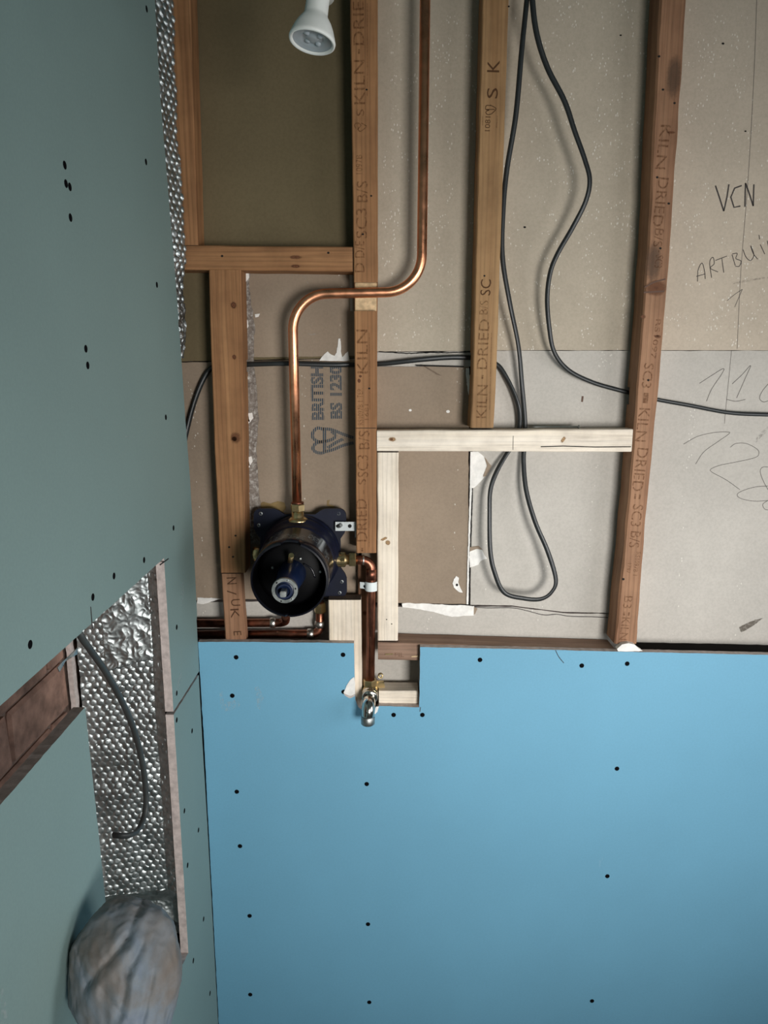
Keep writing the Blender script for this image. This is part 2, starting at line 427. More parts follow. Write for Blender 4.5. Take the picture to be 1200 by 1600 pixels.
# ------------------------------------------------------------------ room shell
XR, YF, ZC = 1.25, -1.0, 2.45
struct(link('floor', boxm(-.62, XR+.1, YF-.1, 1.4, -.1, 0), M['floor']))
struct(link('ceiling', boxm(-.62, XR+.1, YF-.1, 1.4, ZC, ZC+.1), M['plain_wall']))
FX0, FX1, FZ0, FZ1 = .53, 1.19, .93, 1.59  # opening made up to seat the added rear fill light
wfr = bmesh.new()
box_into(wfr, -.62, FX0, YF-.1, YF, 0, ZC); box_into(wfr, FX1, XR+.1, YF-.1, YF, 0, ZC)
box_into(wfr, FX0, FX1, YF-.1, YF, 0, FZ0); box_into(wfr, FX0, FX1, YF-.1, YF, FZ1, ZC)
struct(link('wall_front', wfr, M['plain_wall']))
wb = bmesh.new()
WY0, WY1, WZ0, WZ1 = .08, .76, .90, 1.58
box_into(wb, XR, XR+.1, YF, WY0, 0, ZC); box_into(wb, XR, XR+.1, WY1, 1.4, 0, ZC)
box_into(wb, XR, XR+.1, WY0, WY1, 0, WZ0); box_into(wb, XR, XR+.1, WY0, WY1, WZ1, ZC)
struct(link('wall_right', wb, M['plain_wall']))
wf = bmesh.new()
for a in ((WY0, WY0+.04, WZ0, WZ1), (WY1-.04, WY1, WZ0, WZ1), (WY0+.04, WY1-.04, WZ0, WZ0+.04), (WY0+.04, WY1-.04, WZ1-.04, WZ1)):
    box_into(wf, XR+.02, XR+.07, a[0], a[1], a[2], a[3], .003)
struct(link('window_1', wf, M['frame_white']))
wf = bmesh.new()
for a in ((FX0, FX0+.03, FZ0, FZ1), (FX1-.03, FX1, FZ0, FZ1), (FX0+.03, FX1-.03, FZ0, FZ0+.03), (FX0+.03, FX1-.03, FZ1-.03, FZ1)):
    box_into(wf, a[0], a[1], YF-.07, YF-.02, a[2], a[3], .003)
struct(link('rear_fill_frame', wf, M['frame_white']))  # unseen frame added round the fill light's opening

# left masonry wall, seen through the gap in the boards
wl = struct(link('wall_left', boxm(-.62, -.474, YF, 1.4, 0, ZC), M['mortar'], origin=(-.5, .4, 1.2)))
row = 0; z = .80
while z < 1.50:
    y = -.05 + (.1125 if row % 2 else 0)
    while y < 1.02:
        L = min(.219, 1.01-y)
        if L > .03:
            bm = boxm(-.49, -.467+random.uniform(-.001, .001), y, y+L, z, z+.069)
            es = bm.edges[:]; bmesh.ops.bevel(bm, geom=es, offset=.004, segments=1, affect='EDGES')
            for v_ in bm.verts: v_.co += Vector((random.uniform(-.0015, .0015), random.uniform(-.0015, .0015), random.uniform(-.0015, .0015)))
            link('brick', bm, M['brick'], wl)
        y += .225
    z += .075; row += 1

# far wall: the backs of the next room's plasterboards
wbk = struct(link('wall_back', boxm(-.62, XR+.1, 1.264, 1.40, 0, ZC), M['void']))
def panel(px, mat, dy=0.0, rough=.0006, seed=0, label=None):
    pts = jitter([P(x, y, YW+dy) for x, y in px], .012, rough, (0, 2), seed)
    o = link('plasterboard_panel', prism(pts, Vector((0, .012, 0)), mi_side=1), [M[mat], M['core']], wbk)
    if label: o['label'] = label
    return o
p_ul = panel([(215, -70), (560, -70), (560, 559), (255, 565.5)], 'pap_dark', 0, .0006, 1, 'olive brown plasterboard')
p_um = panel([(563, -70), (1050, -70), (1008, 547.3), (764, 547.3), (764, 547.8), (563, 549.5)], 'pap_mid', 0.0, .0006, 2, 'beige grey plasterboard')
p_ur = panel([(1051, -70), (1330, -70), (1330, 547.3), (1009, 547.3)], 'pap_right', 0, .0004, 3, 'light grey plasterboard with pencil writing')
p_ll = panel([(255, 567), (560, 560), (560, 934), (285, 938)], 'pap_brown', 0, .0008, 4, 'brown plasterboard')
p_md = panel([(565, 573), (733, 573), (731, 944), (565, 941)], 'pap_brown', -.002, .0008, 5, 'brown plasterboard patch')
p_rt = panel([(741, 548), (1008, 548), (977, 958), (880, 956), (800, 946), (735, 945)], 'pap_low', 0, .0006, 6, 'pale grey plasterboard')
p_rr = panel([(1009, 548), (1330, 548), (1330, 1010), (974, 1003)], 'pap_low', 0, .0006, 7, 'pale grey plasterboard with pencil numbers')
p_lo = panel([(565, 948), (800, 948), (880, 958), (976, 960), (972, 1040), (690, 1100), (565, 1120)], 'pap_low', .001, .001, 8, 'pale grey strip of plasterboard')
p_l2 = panel([(285, 941), (560, 938), (560, 1110), (285, 1110)], 'pap_low', .001, .001, 9, 'pale grey plasterboard')
# strip of pale board between the upper board and the brown patch
panel([(565, 550.2), (738, 549.5), (738, 572.7), (565, 572.7)], 'pap_low', .001, .0015, 10)
# brown lower face of the corner bay under the nogging
patch('paper_layer', p_ul, [(376, 423), (556, 423), (556, 556), (376, 559)], YW, M['pap_brown'], .0005, .0008, 3)

# flakes, tears and stains
W = M['plaster']
patch('torn_plaster', p_ul, [(499, 564), (507, 553), (512, 549), (516, 553), (523, 556), (526, 551), (529, 529), (532, 529), (533, 551), (535, 558), (540, 552), (544, 549), (546, 564)], YW-.0007, W, .0012, .0008, 1)
patch('torn_plaster', p_rt, [(737, 706), (747, 706), (757, 714), (766, 727), (762, 739), (752, 751), (741, 762), (736, 763)], YW, W, .0012, .001, 2)
patch('torn_paper', p_rt, [(757, 714), (768, 728), (760, 744), (755, 745), (761, 728)], YW-.0012, M['pap_brown'], .0012, .001, 2)
patch('torn_plaster', p_rt, [(734, 862), (744, 858), (752, 858), (758, 869), (761, 873), (752, 876), (748, 882), (734, 887)], YW, W, .0012, .001, 3)
patch('torn_paper', p_rt, [(734, 855), (748, 853), (754, 859), (744, 858), (734, 862)], YW-.0008, M['pap_brown'], .001, .0006, 3)
patch('torn_plaster', p_md, [(709, 905), (713, 900), (717, 903), (716, 909), (719, 918), (723, 926), (717, 925), (709, 918), (707, 912)], YW-.002, W, .0012, .0008, 4)
patch('screw_hole', p_md, disc_poly((714, 914), 2, 2, 10), YW-.0033, M['hole'], .0003)
patch('torn_plaster', p_lo, [(628, 943), (638, 942), (741, 947), (740, 962), (725, 962), (707, 964), (698, 962), (680, 957), (655, 952), (640, 950), (629, 949)], YW-.001, W, .0015, .0012, 5)
patch('torn_paper', p_lo, [(741, 948), (746, 951), (742, 960), (739, 960)], YW-.001, M['pap_brown'], .0012, .0008, 5)
patch('white_edge', p_md, [(735, 706), (738.5, 706), (737, 770), (733.5, 860), (732, 944), (729, 944), (731, 860), (734, 770)], YW-.003, W, .0015, .0006, 6)
patch('dark_joint', p_rt, [(738.5, 706), (740.5, 706), (739, 770), (736, 860), (733.5, 944), (732, 944), (733.5, 860), (737, 770)], YW-.0004, M['hole'], .0006, .0006, 7)
patch('torn_paper', p_md, [(728, 575), (733, 575), (735, 600), (738, 622), (733, 620), (729, 600)], YW-.0035, W, .001, .001, 9)
patch('dark_joint', p_um, [(592, 549), (640, 551), (690, 550), (738, 550), (738, 551), (690, 551.6), (640, 552.5), (592, 550.6)], YW-.0004, M['hole'], .0006, .0009, 8)
patch('splinter', p_md, [(658, 570), (661, 570), (690, 587), (684, 586)], YW-.003, M['endgrain'], .001)
patch('splinter', p_md, [(650, 570), (725, 572), (725, 574), (650, 572)], YW-.003, M['hole'], .001)
crk = [(735, 948), (760, 950), (800, 950), (822, 954), (850, 961), (870, 960), (890, 963), (925, 964), (950, 965)]
strokes('crack', p_rt, [crk], YW-.0006, .0012, M['pencil'])
for (x, y, a) in ((641, 641, 2.4), (700, 643, 3), (912, 640, 0), (800, 700, 0), (1130, 68, 2), (1165, 205, 1.5), (970, 55, 1.6), (820, 355, 2), (770, 300, 0)):
    if a: patch('speck', p_um if y < 545 else p_md if x < 740 else p_rt, disc_poly((x, y), a, a*.8, 8), YW-(.0004 if y < 545 else .0024), W if x < 720 else M['hole'], .0004)
patch('paint_mark', p_rt, [(909, 619), (912, 619), (911, 628), (908, 628)], YW, M['brownmark'], .0004)
patch('dirt_smear', p_rr, [(1155, 980), (1163, 976), (1180, 968), (1192, 966), (1180, 975), (1168, 983), (1158, 988)], YW, M['dirt'], .0004, .001, 2)
# rough torn edge strip beside the left short stud
te = [(378, 424), (392, 424), (388, 440), (392, 470), (398, 510), (396, 560), (401, 610), (404, 650), (400, 700), (404, 760), (408, 800), (409, 850), (381, 850), (380, 640)]
patch('torn_edge', p_ll, te, YW-.0008, M['torn'], .002, .002, 5)
for k, (x, y, s) in enumerate(((383, 432, 8), (383, 508, 7), (384, 658, 8), (391, 652, 6), (385, 728, 7), (390, 720, 6), (386, 770, 5), (384, 590, 5))):
    patch('torn_plaster', p_ll, [(x-s*.6, y-s), (x+s*.5, y-s*1.2), (x+s*.8, y+s*.2), (x, y+s*1.3), (x-s*.6, y+s)], YW-.003, W, .001, .0012, k)
patch('glue_stain', p_ll, [(404, 788), (412, 784), (422, 787), (434, 783), (444, 785), (447, 794), (440, 803), (425, 805), (406, 803)], YW, M['glue'], .0008, .001, 3)
patch('glue_stain', p_ll, [(511, 782), (516, 781), (514, 788), (524, 791), (520, 794), (511, 791)], YW, M['glue'], .0006, .0006, 3)
patch('torn_plaster', p_ul, [(398, 491), (406, 490), (404, 495), (399, 496)], YW-.0007, W, .0006)
patch('torn_plaster', p_ul, [(480, 520), (494, 521), (491, 524), (482, 523)], YW-.0007, M['dust'], .0006)
patch('white_strip', p_ul, [(546, 424), (551, 424), (551, 486), (547, 486)], YW-.0007, M['pap_low'], .0006)
patch('torn_plaster', p_l2, [(308, 934), (330, 934), (346, 936), (330, 940), (318, 944), (308, 943)], YW-.0002, W, .0012, .0012, 2)
for ln in ([(476, 427), (480, 440), (488, 452)], [(491, 424), (497, 434)], [(534, 526), (545, 520)], [(472, 430), (478, 437)]): strokes('scratch', p_ul, [ln], YW-.0008, .0008, M['dust'])

# printed marks on the brown board
stamp(p_ll, 'BRITISH', (496, 614), 84, 21, 90, YW-.0006, M['ink_board'], name='printed_mark', bold=.045)
stamp(p_ll, 'BS 1230', (525, 613), 82, 20, 90, YW-.0006, M['ink_board'], name='printed_mark', bold=.045)
strokes('printed_mark', p_ll, [[(506, 671), (496, 669), (489, 676), (489, 684), (497, 690), (506, 690)], [(506, 690), (495, 692), (489, 700), (493, 706), (502, 708), (508, 706)],
        [(507, 668), (507, 706)], [(509, 670), (520, 672), (535, 678), (552, 684)], [(508, 706), (522, 702), (536, 696), (552, 692)],
        [(508, 690), (520, 686), (524, 680), (518, 674)], [(512, 700), (524, 692), (536, 686)]], YW-.0006, .0052, M['ink_board'])

# pencil writing on the right-hand boards
PW = YW-.0004
strokes('pencil_writing', p_ur, [[(1118, 290), (1124, 308), (1131, 330)], [(1131, 330), (1136, 308), (1139, 288)], [(1159, 290), (1148, 294), (1142, 308), (1147, 324), (1157, 322)],
        [(1164, 323), (1165, 286)], [(1165, 286), (1172, 306), (1177, 322)], [(1177, 322), (1178, 288)]], PW, .0022, M['pencil'], False)
strokes('pencil_writing', p_ur, [[(1090, 440), (1091, 422), (1097, 411), (1101, 424), (1102, 436)], [(1088, 432), (1102, 428)],
        [(1112, 434), (1109, 410), (1114, 402), (1116, 412), (1110, 419), (1122, 425)], [(1118, 407), (1136, 400)], [(1128, 404), (1131, 426)],
        [(1144, 398), (1149, 415)], [(1144, 397), (1152, 396), (1150, 404), (1158, 408), (1155, 416), (1149, 416)],
        [(1161, 390), (1166, 402), (1173, 407), (1178, 398), (1173, 384), (1177, 396), (1184, 405)], [(1188, 382), (1195, 397)], [(1186, 367), (1187, 374)], [(1199, 376), (1202, 392)]], PW, .0011, M['pencil'])
strokes('pencil_writing', p_ur, [[(1136, 470), (1148, 460), (1160, 452)], [(1160, 452), (1154, 466), (1148, 480)]], PW, .0010, M['pencil_faint'], False)
patch('smudge', p_ur, [(1141, 444), (1156, 439), (1178, 435), (1204, 432), (1204, 434), (1178, 438), (1158, 442), (1143, 445)], YW, M['smudge'], .0003)
strokes('pencil_line', p_ur, [[(1184, -40), (1178, 120), (1169, 280), (1158, 420), (1153, 520), (1152, 545)]], PW, .0008, M['pencil_faint'])
strokes('pencil_line', p_rr, [[(1143, 548), (1139, 590), (1134, 640), (1132, 662)]], PW, .0008, M['pencil_faint'])
strokes('pencil_writing', p_rr, [[(1093, 599), (1110, 588), (1130, 576), (1128, 584), (1112, 608), (1104, 627)], [(1144, 600), (1160, 585), (1173, 571), (1165, 590), (1151, 622)],
        [(1135, 624), (1150, 627), (1165, 624)], [(1204, 596), (1192, 610), (1187, 622), (1193, 628), (1204, 625)]], PW, .0011, M['pencil_faint'])
strokes('pencil_writing', p_rr, [[(1068, 694), (1090, 682), (1115, 676), (1137, 675), (1139, 678), (1122, 690), (1100, 706), (1087, 725)],
        [(1141, 699), (1150, 693), (1166, 693), (1182, 701), (1186, 708), (1180, 715), (1150, 722), (1125, 727), (1111, 733), (1113, 738), (1135, 750), (1156, 765)],
        [(1204, 759), (1180, 761), (1160, 767), (1152, 773), (1158, 779), (1178, 783), (1204, 782)], [(1204, 730), (1192, 730), (1188, 737), (1193, 752), (1202, 768)], [(1200, 782), (1192, 788), (1196, 796), (1210, 797)]], PW, .0010, M['pencil_faint'])
patch('smudge', p_rr, [(1178, 690), (1190, 674), (1204, 664), (1204, 668), (1192, 680), (1182, 692)], YW, M['smudge'], .0003, .001)

# ------------------------------------------------------------------ timbers
def timber(name, rows, mats, label, cat='stud', axis='V', yf=YS, depth=.046, front=(), back=(), group=None, amp=.0007, chamf=.0016, step=.02):
    """rows: V -> (y, x_left, x_right); H -> (x, y_top, y_bottom), as measured on the front plane.
       front: (a, b, recess, material index) notches; back: (a, b, new depth) rear notches; a, b in pixels along the piece"""
    st = []
    for q, lo, hi in rows:
        if axis == 'V': a, b_ = P(lo, q, yf), P(hi, q, yf); st.append(((a.z+b_.z)/2, a.x, b_.x))
        else: a, b_ = P(q, lo, yf), P(q, hi, yf); st.append(((a.x+b_.x)/2, a.z, b_.z))
    st.sort()
    def conv(q): return P(600, q, yf).z if axis == 'V' else P(q, (rows[0][1]+rows[0][2])/2, yf).x
    fr = [(*sorted((conv(a), conv(b_))), r, mi) for a, b_, r, mi in front]; bk = [(*sorted((conv(a), conv(b_))), d) for a, b_, d in back]
    s0, s1 = st[0][0], st[-1][0]
    ss = [s0+(s1-s0)*i/max(1, int((s1-s0)/step)) for i in range(int((s1-s0)/step)+1)]
    if ss[-1] < s1: ss.append(s1)
    for a, b_, *_ in fr+bk: ss += [a-1e-4, a+1e-4, b_-1e-4, b_+1e-4]
    ss = sorted(s for s in set(ss) if s0 <= s <= s1)
    bm = bmesh.new(); rings = []; seed = random.uniform(0, 90)
    for s in ss:
        for i in range(len(st)-1):
            if st[i][0]-1e-9 <= s <= st[i+1][0]+1e-9:
                t = (s-st[i][0])/(st[i+1][0]-st[i][0]+1e-12); lo = st[i][1]*(1-t)+st[i+1][1]*t; hi = st[i][2]*(1-t)+st[i+1][2]*t; break
        lo, hi = min(lo, hi), max(lo, hi)
        n1 = amp*noise.noise(Vector((s*22, seed, 0))); n2 = amp*noise.noise(Vector((s*22, seed, 7)))
        f = yf; bk_ = yf+depth
        for a, b_, r, mi in fr:
            if a < s < b_: f = yf+r
        for a, b_, d in bk:
            if a < s < b_: bk_ = yf+d
        c = chamf*(1+.5*noise.noise(Vector((s*40, seed, 3))))
        lo += n1; hi += n2
        pr = [(lo, bk_), (lo, f+c), (lo+c, f), (hi-c, f), (hi, f+c), (hi, bk_)]
        rings.append([bm.verts.new((u, y, s) if axis == 'V' else (s, y, u)) for u, y in pr])
    for i in range(len(rings)-1):
        mid = (ss[i]+ss[i+1])/2; step_face = (ss[i+1]-ss[i]) < 2.5e-4
        for k in range(6):
            fc = bm.faces.new((rings[i][k], rings[i][(k+1) % 6], rings[i+1][(k+1) % 6], rings[i+1][k]))
            if k == 2:
                for a, b_, r, mi in fr:
                    if a-2e-4 < mid < b_+2e-4: fc.material_index = mi
    for r in (rings[0], rings[-1]):
        fc = bm.faces.new(r); fc.material_index = len(mats)-1
    finish(bm)
    return tag(link(name, bm, mats, origin=None), label, cat, group)
def knot(parent, c, ra, rb, Y=YS, mat='knot', rot=0): return patch('knot', parent, disc_poly(c, ra, rb, 18, rot), Y, M[mat], .0003)
def holes(parent, pts, Y=YS, r=2.0):
    for x, y in pts: patch('nail_hole', parent, disc_poly((x, y), r, r*.9, 9), Y, M['hole'], .0003)
WV = [M['wood_v'], M['cut'], M['endgrain']]; WH = [M['wood_h'], M['endgrain']]; PV = [M['pale_v'], M['endgrain']]; PH = [M['pale_h'], M['endgrain']]

s0 = timber('stud', [(-60, 250, 295), (383, 268, 309)], WV, 'dark timber stud in the corner, upper left, beside the foil strip', depth=.044)
nog = timber('nogging', [(263, 383, 421), (551, 385.5, 424)], WH, 'orange-brown timber nogging running level from the corner to the pipe stud', 'nogging', 'H', depth=.046)
knot(nog, (462, 416), 9, 3.5); knot(nog, (462, 402), 12, 4, mat='resin'); holes(nog, [(513, 395), (347, 400)])
s1 = timber('stud', [(421.5, 326, 376), (500, 328, 378), (700, 335, 381), (895, 345, 384)], WV, 'short knotty timber stud hanging under the nogging, left of the copper pipe', depth=.046,
            back=[(562, 582, .0355)])
for c in ((365, 477, 6, 7), (366, 558, 4, 5), (368, 684, 10, 11), (366, 686, 5, 5)): knot(s1, c[:2], c[2], c[3], mat='knot' if c[2] < 7 else 'resin')
holes(s1, [(368, 837), (364, 870), (358, 855)], r=1.8)
s1b = timber('stud', [(896.5, 346, 376.5), (1002, 352, 384)], [M['wood_pink_v'], M['endgrain']], 'lower stub of stud with grey stamped letters, left of the valve', depth=.022, yf=YS-.001)
s2 = timber('stud', [(-60, 546, 590), (440, 553, 590), (485, 553.5, 589.5), (864, 557, 588)], WV, 'tall notched timber stud behind the copper pipe crossing, stamped with letters', depth=.046,
            front=[(441, 486, .013, 1)], back=[(560, 580, .0355)])
knot(s2, (561, 595), 3.2, 4.2); knot(s2, (563, 588), 3, 2.6); holes(s2, [(573, 140), (580, 306), (567, 366), (577, 607)], r=1.7)
strokes('saw_cut', s2, [[(556, 669), (588, 669)]], YS-.0004, .001, M['hole'], False)
s3 = timber('stud', [(-60, 757, 797), (0, 754, 795), (600, 738.5, 775), (668.5, 735, 771)], [M['wood_tan_v'], M['endgrain']], 'tan timber stud standing on the pale ledge, third tall stud from the left', depth=.046,
            back=[(550, 586, .0355)])
holes(s3, [(795, 10), (757, 431)], r=1.6)
s4 = timber('stud', [(-60, 1035, 1077), (0, 1031, 1073), (400, 1011, 1046), (600, 996, 1030), (780, 982, 1012), (1006, 960, 995)], [M['wood_pink_v'], M['endgrain']],
            'leaning brown timber stud on the right, dark scar halfway, right of the looped cable', depth=.046, chamf=.003, amp=.0014, back=[(606, 634, .0355)])
for c in ((1025, 450, 20, 15, .1), (1005, 495, 5, 4, 0), (1028, 526, 7, 3, .3), (1049, 207, 8, 2.5, 0)): knot(s4, c[:2], c[2], c[3], mat='resin', rot=c[4])
holes(s4, [(1036, 140), (1054, 161), (1027, 277), (1045, 318), (1032, 388), (1013, 594), (974, 905), (1030, 88)], r=2)

ledge = timber('ledge', [(589, 673, 705), (988, 670.5, 706)], PH, 'pale new timber ledge between the two tall studs, looped cable passing behind it', 'timber', 'H', depth=.030, yf=YS-.0005)
strokes('crack', ledge, [[(845, 698), (880, 697), (930, 698.5), (986, 698)]], YS-.0008, .0016, M['hole'], False)
strokes('pencil_mark', ledge, [[(802, 681), (801.5, 703)]], YS-.0008, .0009, M['pencil'], False)
knot(ledge, (613, 686.5), 7.5, 4.5, YS-.0005, 'knot_pale'); knot(ledge, (612, 686.5), 3.5, 2.5, YS-.0009, 'resin'); knot(ledge, (880, 687), 9, 2.4, YS-.0005, 'knot_pale', -.9)
patch('bright_face', ledge, [(592, 697), (987, 700), (986, 705), (590, 704)], YS-.0005, M['pale_h'], .0002)
post = timber('post', [(707, 589.5, 623), (1001, 590, 621.5)], PV, 'pale new upright post standing under the ledge, right of the shaded copper pipe', 'timber', depth=.030)
knot(post, (606, 848), 5, 5, mat='knot_pale'); knot(post, (600, 842), 9, 2, mat='knot_pale', rot=-.5); holes(post, [(604, 968), (612, 975)], r=1)
blk = timber('post', [(937.5, 513, 564), (1108, 516, 566)], PV, 'wide pale post block beside the valve, its top cut off level', 'timber', depth=.030)
rear = timber('batten', [(881, 559, 573), (1110, 562, 575)], [M['wood_pink_v'], M['endgrain']], 'rough narrow batten behind the shaded copper pipe and the pale post block', 'timber', yf=1.2315, depth=.015, amp=.002)
knot(rear, (570, 958), 4, 5, 1.2315, 'resin')
plate = timber('sole_plate', [(590.5, 1004, 1031), (960.5, 1015, 1040)], [M['wood_pink_h'], M['endgrain']], 'brown timber sole plate lying along the top of the blue board', 'timber', 'H', depth=.046)
low = timber('ledge', [(592, 1079.5, 1099), (653.5, 1080, 1101)], PH, 'short pale timber ledge inside the square cut-out of the blue board', 'timber', 'H', depth=.036)
stl = patch('staple', plate, [(602, 1021.5), (614, 1021), (614, 1023), (602, 1023.5)], YS, M['brass'], .001)
stl2 = patch('staple', plate, [(643, 1025), (653, 1024.5), (653, 1026.5), (643, 1027)], YS, M['cut'], .001)

# stamped letters on the timbers
YI = YS-.0003; INK = M['ink_wood']
def studtext(par, items, rot, lean, h=17, mat=None, YI=YS-.0003):
    for s, x, y0, y1, *hh in items:
        stamp(par, s, (x, (y0+y1)/2), abs(y1-y0), hh[0] if hh else h, rot, YI, mat or INK, lean)
lean2 = math.atan2(-4, 480)
studtext(s2, [('DRIED', 560, -18, 66), ('-', 561, 77, 84, 3), ('KILN', 561.5, 97, 160), ('S', 563, 171, 181, 12), ('1097B', 561, 243, 271, 10), ('B/S', 566, 284, 315), ('SC3', 565, 327, 371),
              ('D/E', 562, 377, 402, 15), ('D', 562, 411, 425, 15), ('KILN', 566, 516, 583), ('RS1097B 1 TER', 563, 607, 664, 9), ('1681', 573, 632, 656, 6),
              ('B/S', 569, 673, 702), ('SC3', 567, 711, 746), ('- S', 566, 748, 772, 12), ('DRIED', 565, 779, 847), ('-', 566, 856, 862, 3)], 90, -lean2)
strokes('stamp', s2, [[(556, 201), (554, 195), (559, 192), (564, 196), (559, 202), (564, 205), (573, 198)], [(564, 192), (573, 197)], [(559, 193), (560, 203)]], YI, .0014, INK)
for ln in ([(574, 5), (574, 150)], [(577, 520), (578, 640)], [(576, 780), (577, 855)]): strokes('stamp', s2, [ln], YI, .0009, INK)
lean3 = math.atan2(17, 600)
studtext(s3, [('KILN', 753, 602, 653, 16), ('-', 754, 586, 592, 3), ('DRIED', 755, 500, 576, 16), ('B/S', 756, 470, 491, 13)], 90, -lean3)
studtext(s3, [('SC', 759, 437, 461, 16), ('S', 769.5, 138, 153, 17), ('K', 771, 95, 112, 19)], 90, -lean3, mat=M['ink_dark'])
studtext(s3, [('1081', 762, 183, 204, 8)], 90, -lean3, mat=M['ink_dark'])
strokes('stamp', s3, [[(767, 165), (760, 165), (759, 171), (764, 172), (759, 175), (762, 179), (768, 178)], [(766, 164), (775, 170), (768, 178)], [(760, 171), (773, 171)]], YI, .0012, M['ink_dark'])
for ln in ([(768, 520), (765, 640)], [(754, 181), (754, 196)], [(777, 181), (776, 200)]): strokes('stamp', s3, [ln], YI, .0009, INK)
lean4 = math.atan2(-35, 600)
studtext(s4, [('KILN', 1036, 198, 262, 16), ('DRIED', 1032, 280, 352, 16), ('B/S', 1029, 358, 385, 14), ('- SC3', 1030, 392, 418, 12), ('RS1097', 1025, 500, 560, 8), ('SC3', 1012, 568, 606, 15), ('-', 1009, 614, 630, 8),
              ('KILN', 1004, 638, 690, 17), ('DRIED', 1000, 700, 768, 17), ('=', 996, 772, 780, 10), ('SC3', 995, 788, 823, 16), ('B/S', 992, 830, 856, 16), ('RS1097B 1', 995, 862, 900, 7), ('1787', 983, 880, 896, 6),
              ('B3', 981, 931, 951, 13), ('=', 979, 956, 962, 10), ('KILN', 976, 964, 1001, 13)], -90, lean4*1.2)
patch('dark_stain', s4, disc_poly((1053, 120), 15, 42, 20), YS, M['stain'], .0002)
patch('dark_stain', s4, disc_poly((1021, 410), 15, 40, 20), YS, M['stain'], .0002)
strokes('scar', s4, [[(1007, 449), (1022, 441), (1040, 436)]], YS-.0004, .0022, M['brownmark']); strokes('scar', s4, [[(1006, 457), (1020, 456), (1038, 455)]], YS-.0004, .0026, M['brownmark'])
studtext(s1b, [('N', 362, 902, 913, 15), ('/', 362, 922, 930, 14), ('U', 368, 936, 947, 14), ('K', 367, 951, 966, 13), ('E', 371, 986, 993, 12)], -90, .06, mat=M['ink_dark'], YI=YS-.0014)
stamp(plate, 'PIL', (624, 1023), 14, 7, 0, YI, M['ink_wood'])

# ------------------------------------------------------------------ boards
def screw_proto():
    bm = lathe([(0, .0004), (.0036, .0005), (.0041, .0003), (.0041, -.0002)], (0, 0, 0), (0, 0, 1), 12)
    me = bpy.data.meshes.new('screw'); bm.to_mesh(me); bm.free(); me.materials.append(M['screw']); return me
SCR = screw_proto()
def screws(parent, pts, plane):
    for x, y in pts:
        o = bpy.data.objects.new('screw', SCR); COL.objects.link(o); o.parent = parent
        if plane == 'Y': w = P(x, y, YB); o.rotation_euler = (PI/2, 0, 0)
        else: w = PX(x, y, XL); o.rotation_euler = (0, PI/2, 0)
        o.location = w - WLOC[parent.name]
def board_y(px, label, edges, seed):
    pts = [P(x, y, YB) for x, y in px]; out = []
    n = len(pts)
    for i in range(n):
        seg = jitter([pts[i], pts[(i+1) % n]], .006, .0006, (0, 2), seed); k = seg.index(min(seg, key=lambda q: (q-pts[(i+1) % n]).length)); out += seg[:k]
    bm = prism(out, Vector((0, TB, 0)), mi_side=1)
    return tag(link('plasterboard_sheet', bm, [M['blue'], M['core']]), label, 'plasterboard')
bb = board_y([(309.5, 1003), (400, 1003), (480, 1004), (553, 1005), (553.5, 1030), (554, 1062), (555, 1092), (560, 1105), (570, 1113), (586, 1112), (592, 1103), (655, 1105), (656, 1060), (656.5, 1011),
              (800, 1014), (960, 1018), (1100, 1021), (1300, 1026), (1300, 1720), (347.5, 1720), (341.9, 1600), (333.2, 1432), (318.5, 1152)],
             'sky blue plasterboard sheet filling the lower back wall, cut out around the outlet', True, 3)
screws(bb, [(369, 1027), (536, 1023), (363, 1087), (537, 1081), (370, 1237), (573, 1225), (375, 1322), (390, 1431), (575, 1444), (391, 1554), (577, 1566), (750, 1031), (909, 1040), (980, 1037), (615, 1117), (660, 1117), (964, 1201), (949, 1369), (925, 1564)], 'Y')
patch('torn_plaster', bb, [(537, 1083), (541, 1072), (547, 1063), (553, 1058), (555, 1068), (555, 1084), (548, 1087)], YB, M['plaster'], .0008, .0007, 3)
patch('torn_paper', bb, [(537, 1083), (548, 1087), (555, 1084), (554, 1088), (547, 1091), (539, 1087)], YB, M['core'], .0008, .0007, 3)
patch('torn_plaster', bb, [(583, 1112), (588, 1104), (592, 1104), (590, 1112), (586, 1116)], YB, M['plaster'], .0008, .0005, 3)
patch('plaster_smear', bb, [(343, 1080), (348, 1080), (350, 1098), (366, 1094), (376, 1098), (372, 1106), (352, 1112), (345, 1104)], YB, M['dust'], .0002, .001, 3)
patch('plaster_smear', bb, [(398, 1075), (404, 1072), (412, 1090), (406, 1110), (402, 1108)], YB, M['dust'], .0002, .001, 5)
for ln in ([(868, 1016), (873, 1026), (881, 1036)], [(657, 1105), (656, 1112)]): strokes('scratch', bb, [ln], YB-.0003, .0012, M['pencil'])

def board_x(poly, label, seed, rough=.0006):
    """poly: (Y, Z) corners on the left wall face"""
    pts = jitter([Vector((XL, y, z)) for y, z in poly], .006, rough, (1, 2), seed)
    return tag(link('plasterboard_sheet', prism(pts, Vector((-TB, 0, 0)), mi_side=1), [M['green'], M['core']]), label, 'plasterboard')
YJ = 1.029                                    # right jamb of the foil-lined recess
zL1 = PX(250, 880, XL).z; zL3 = 1.082
edge = [PX(x, y, XL) for x, y in ((240, -60), (242, 0), (250, 145), (263, 300), (272, 410), (280, 510), (290, 660), (297, 750), (302, 840), (308, 960))]
gA = board_x([(-.3, 2.44), (1.13, 2.44)] + [(e.y, e.z) for e in edge] + [(1.1865, 1.17), (1.1865, zL3-.004), (YJ, zL3), (YJ, zL1+.002), (.6, zL1+.001), (-.3, zL1)],
             'large grey-green plasterboard sheet on the upper left wall', 1, .0005)
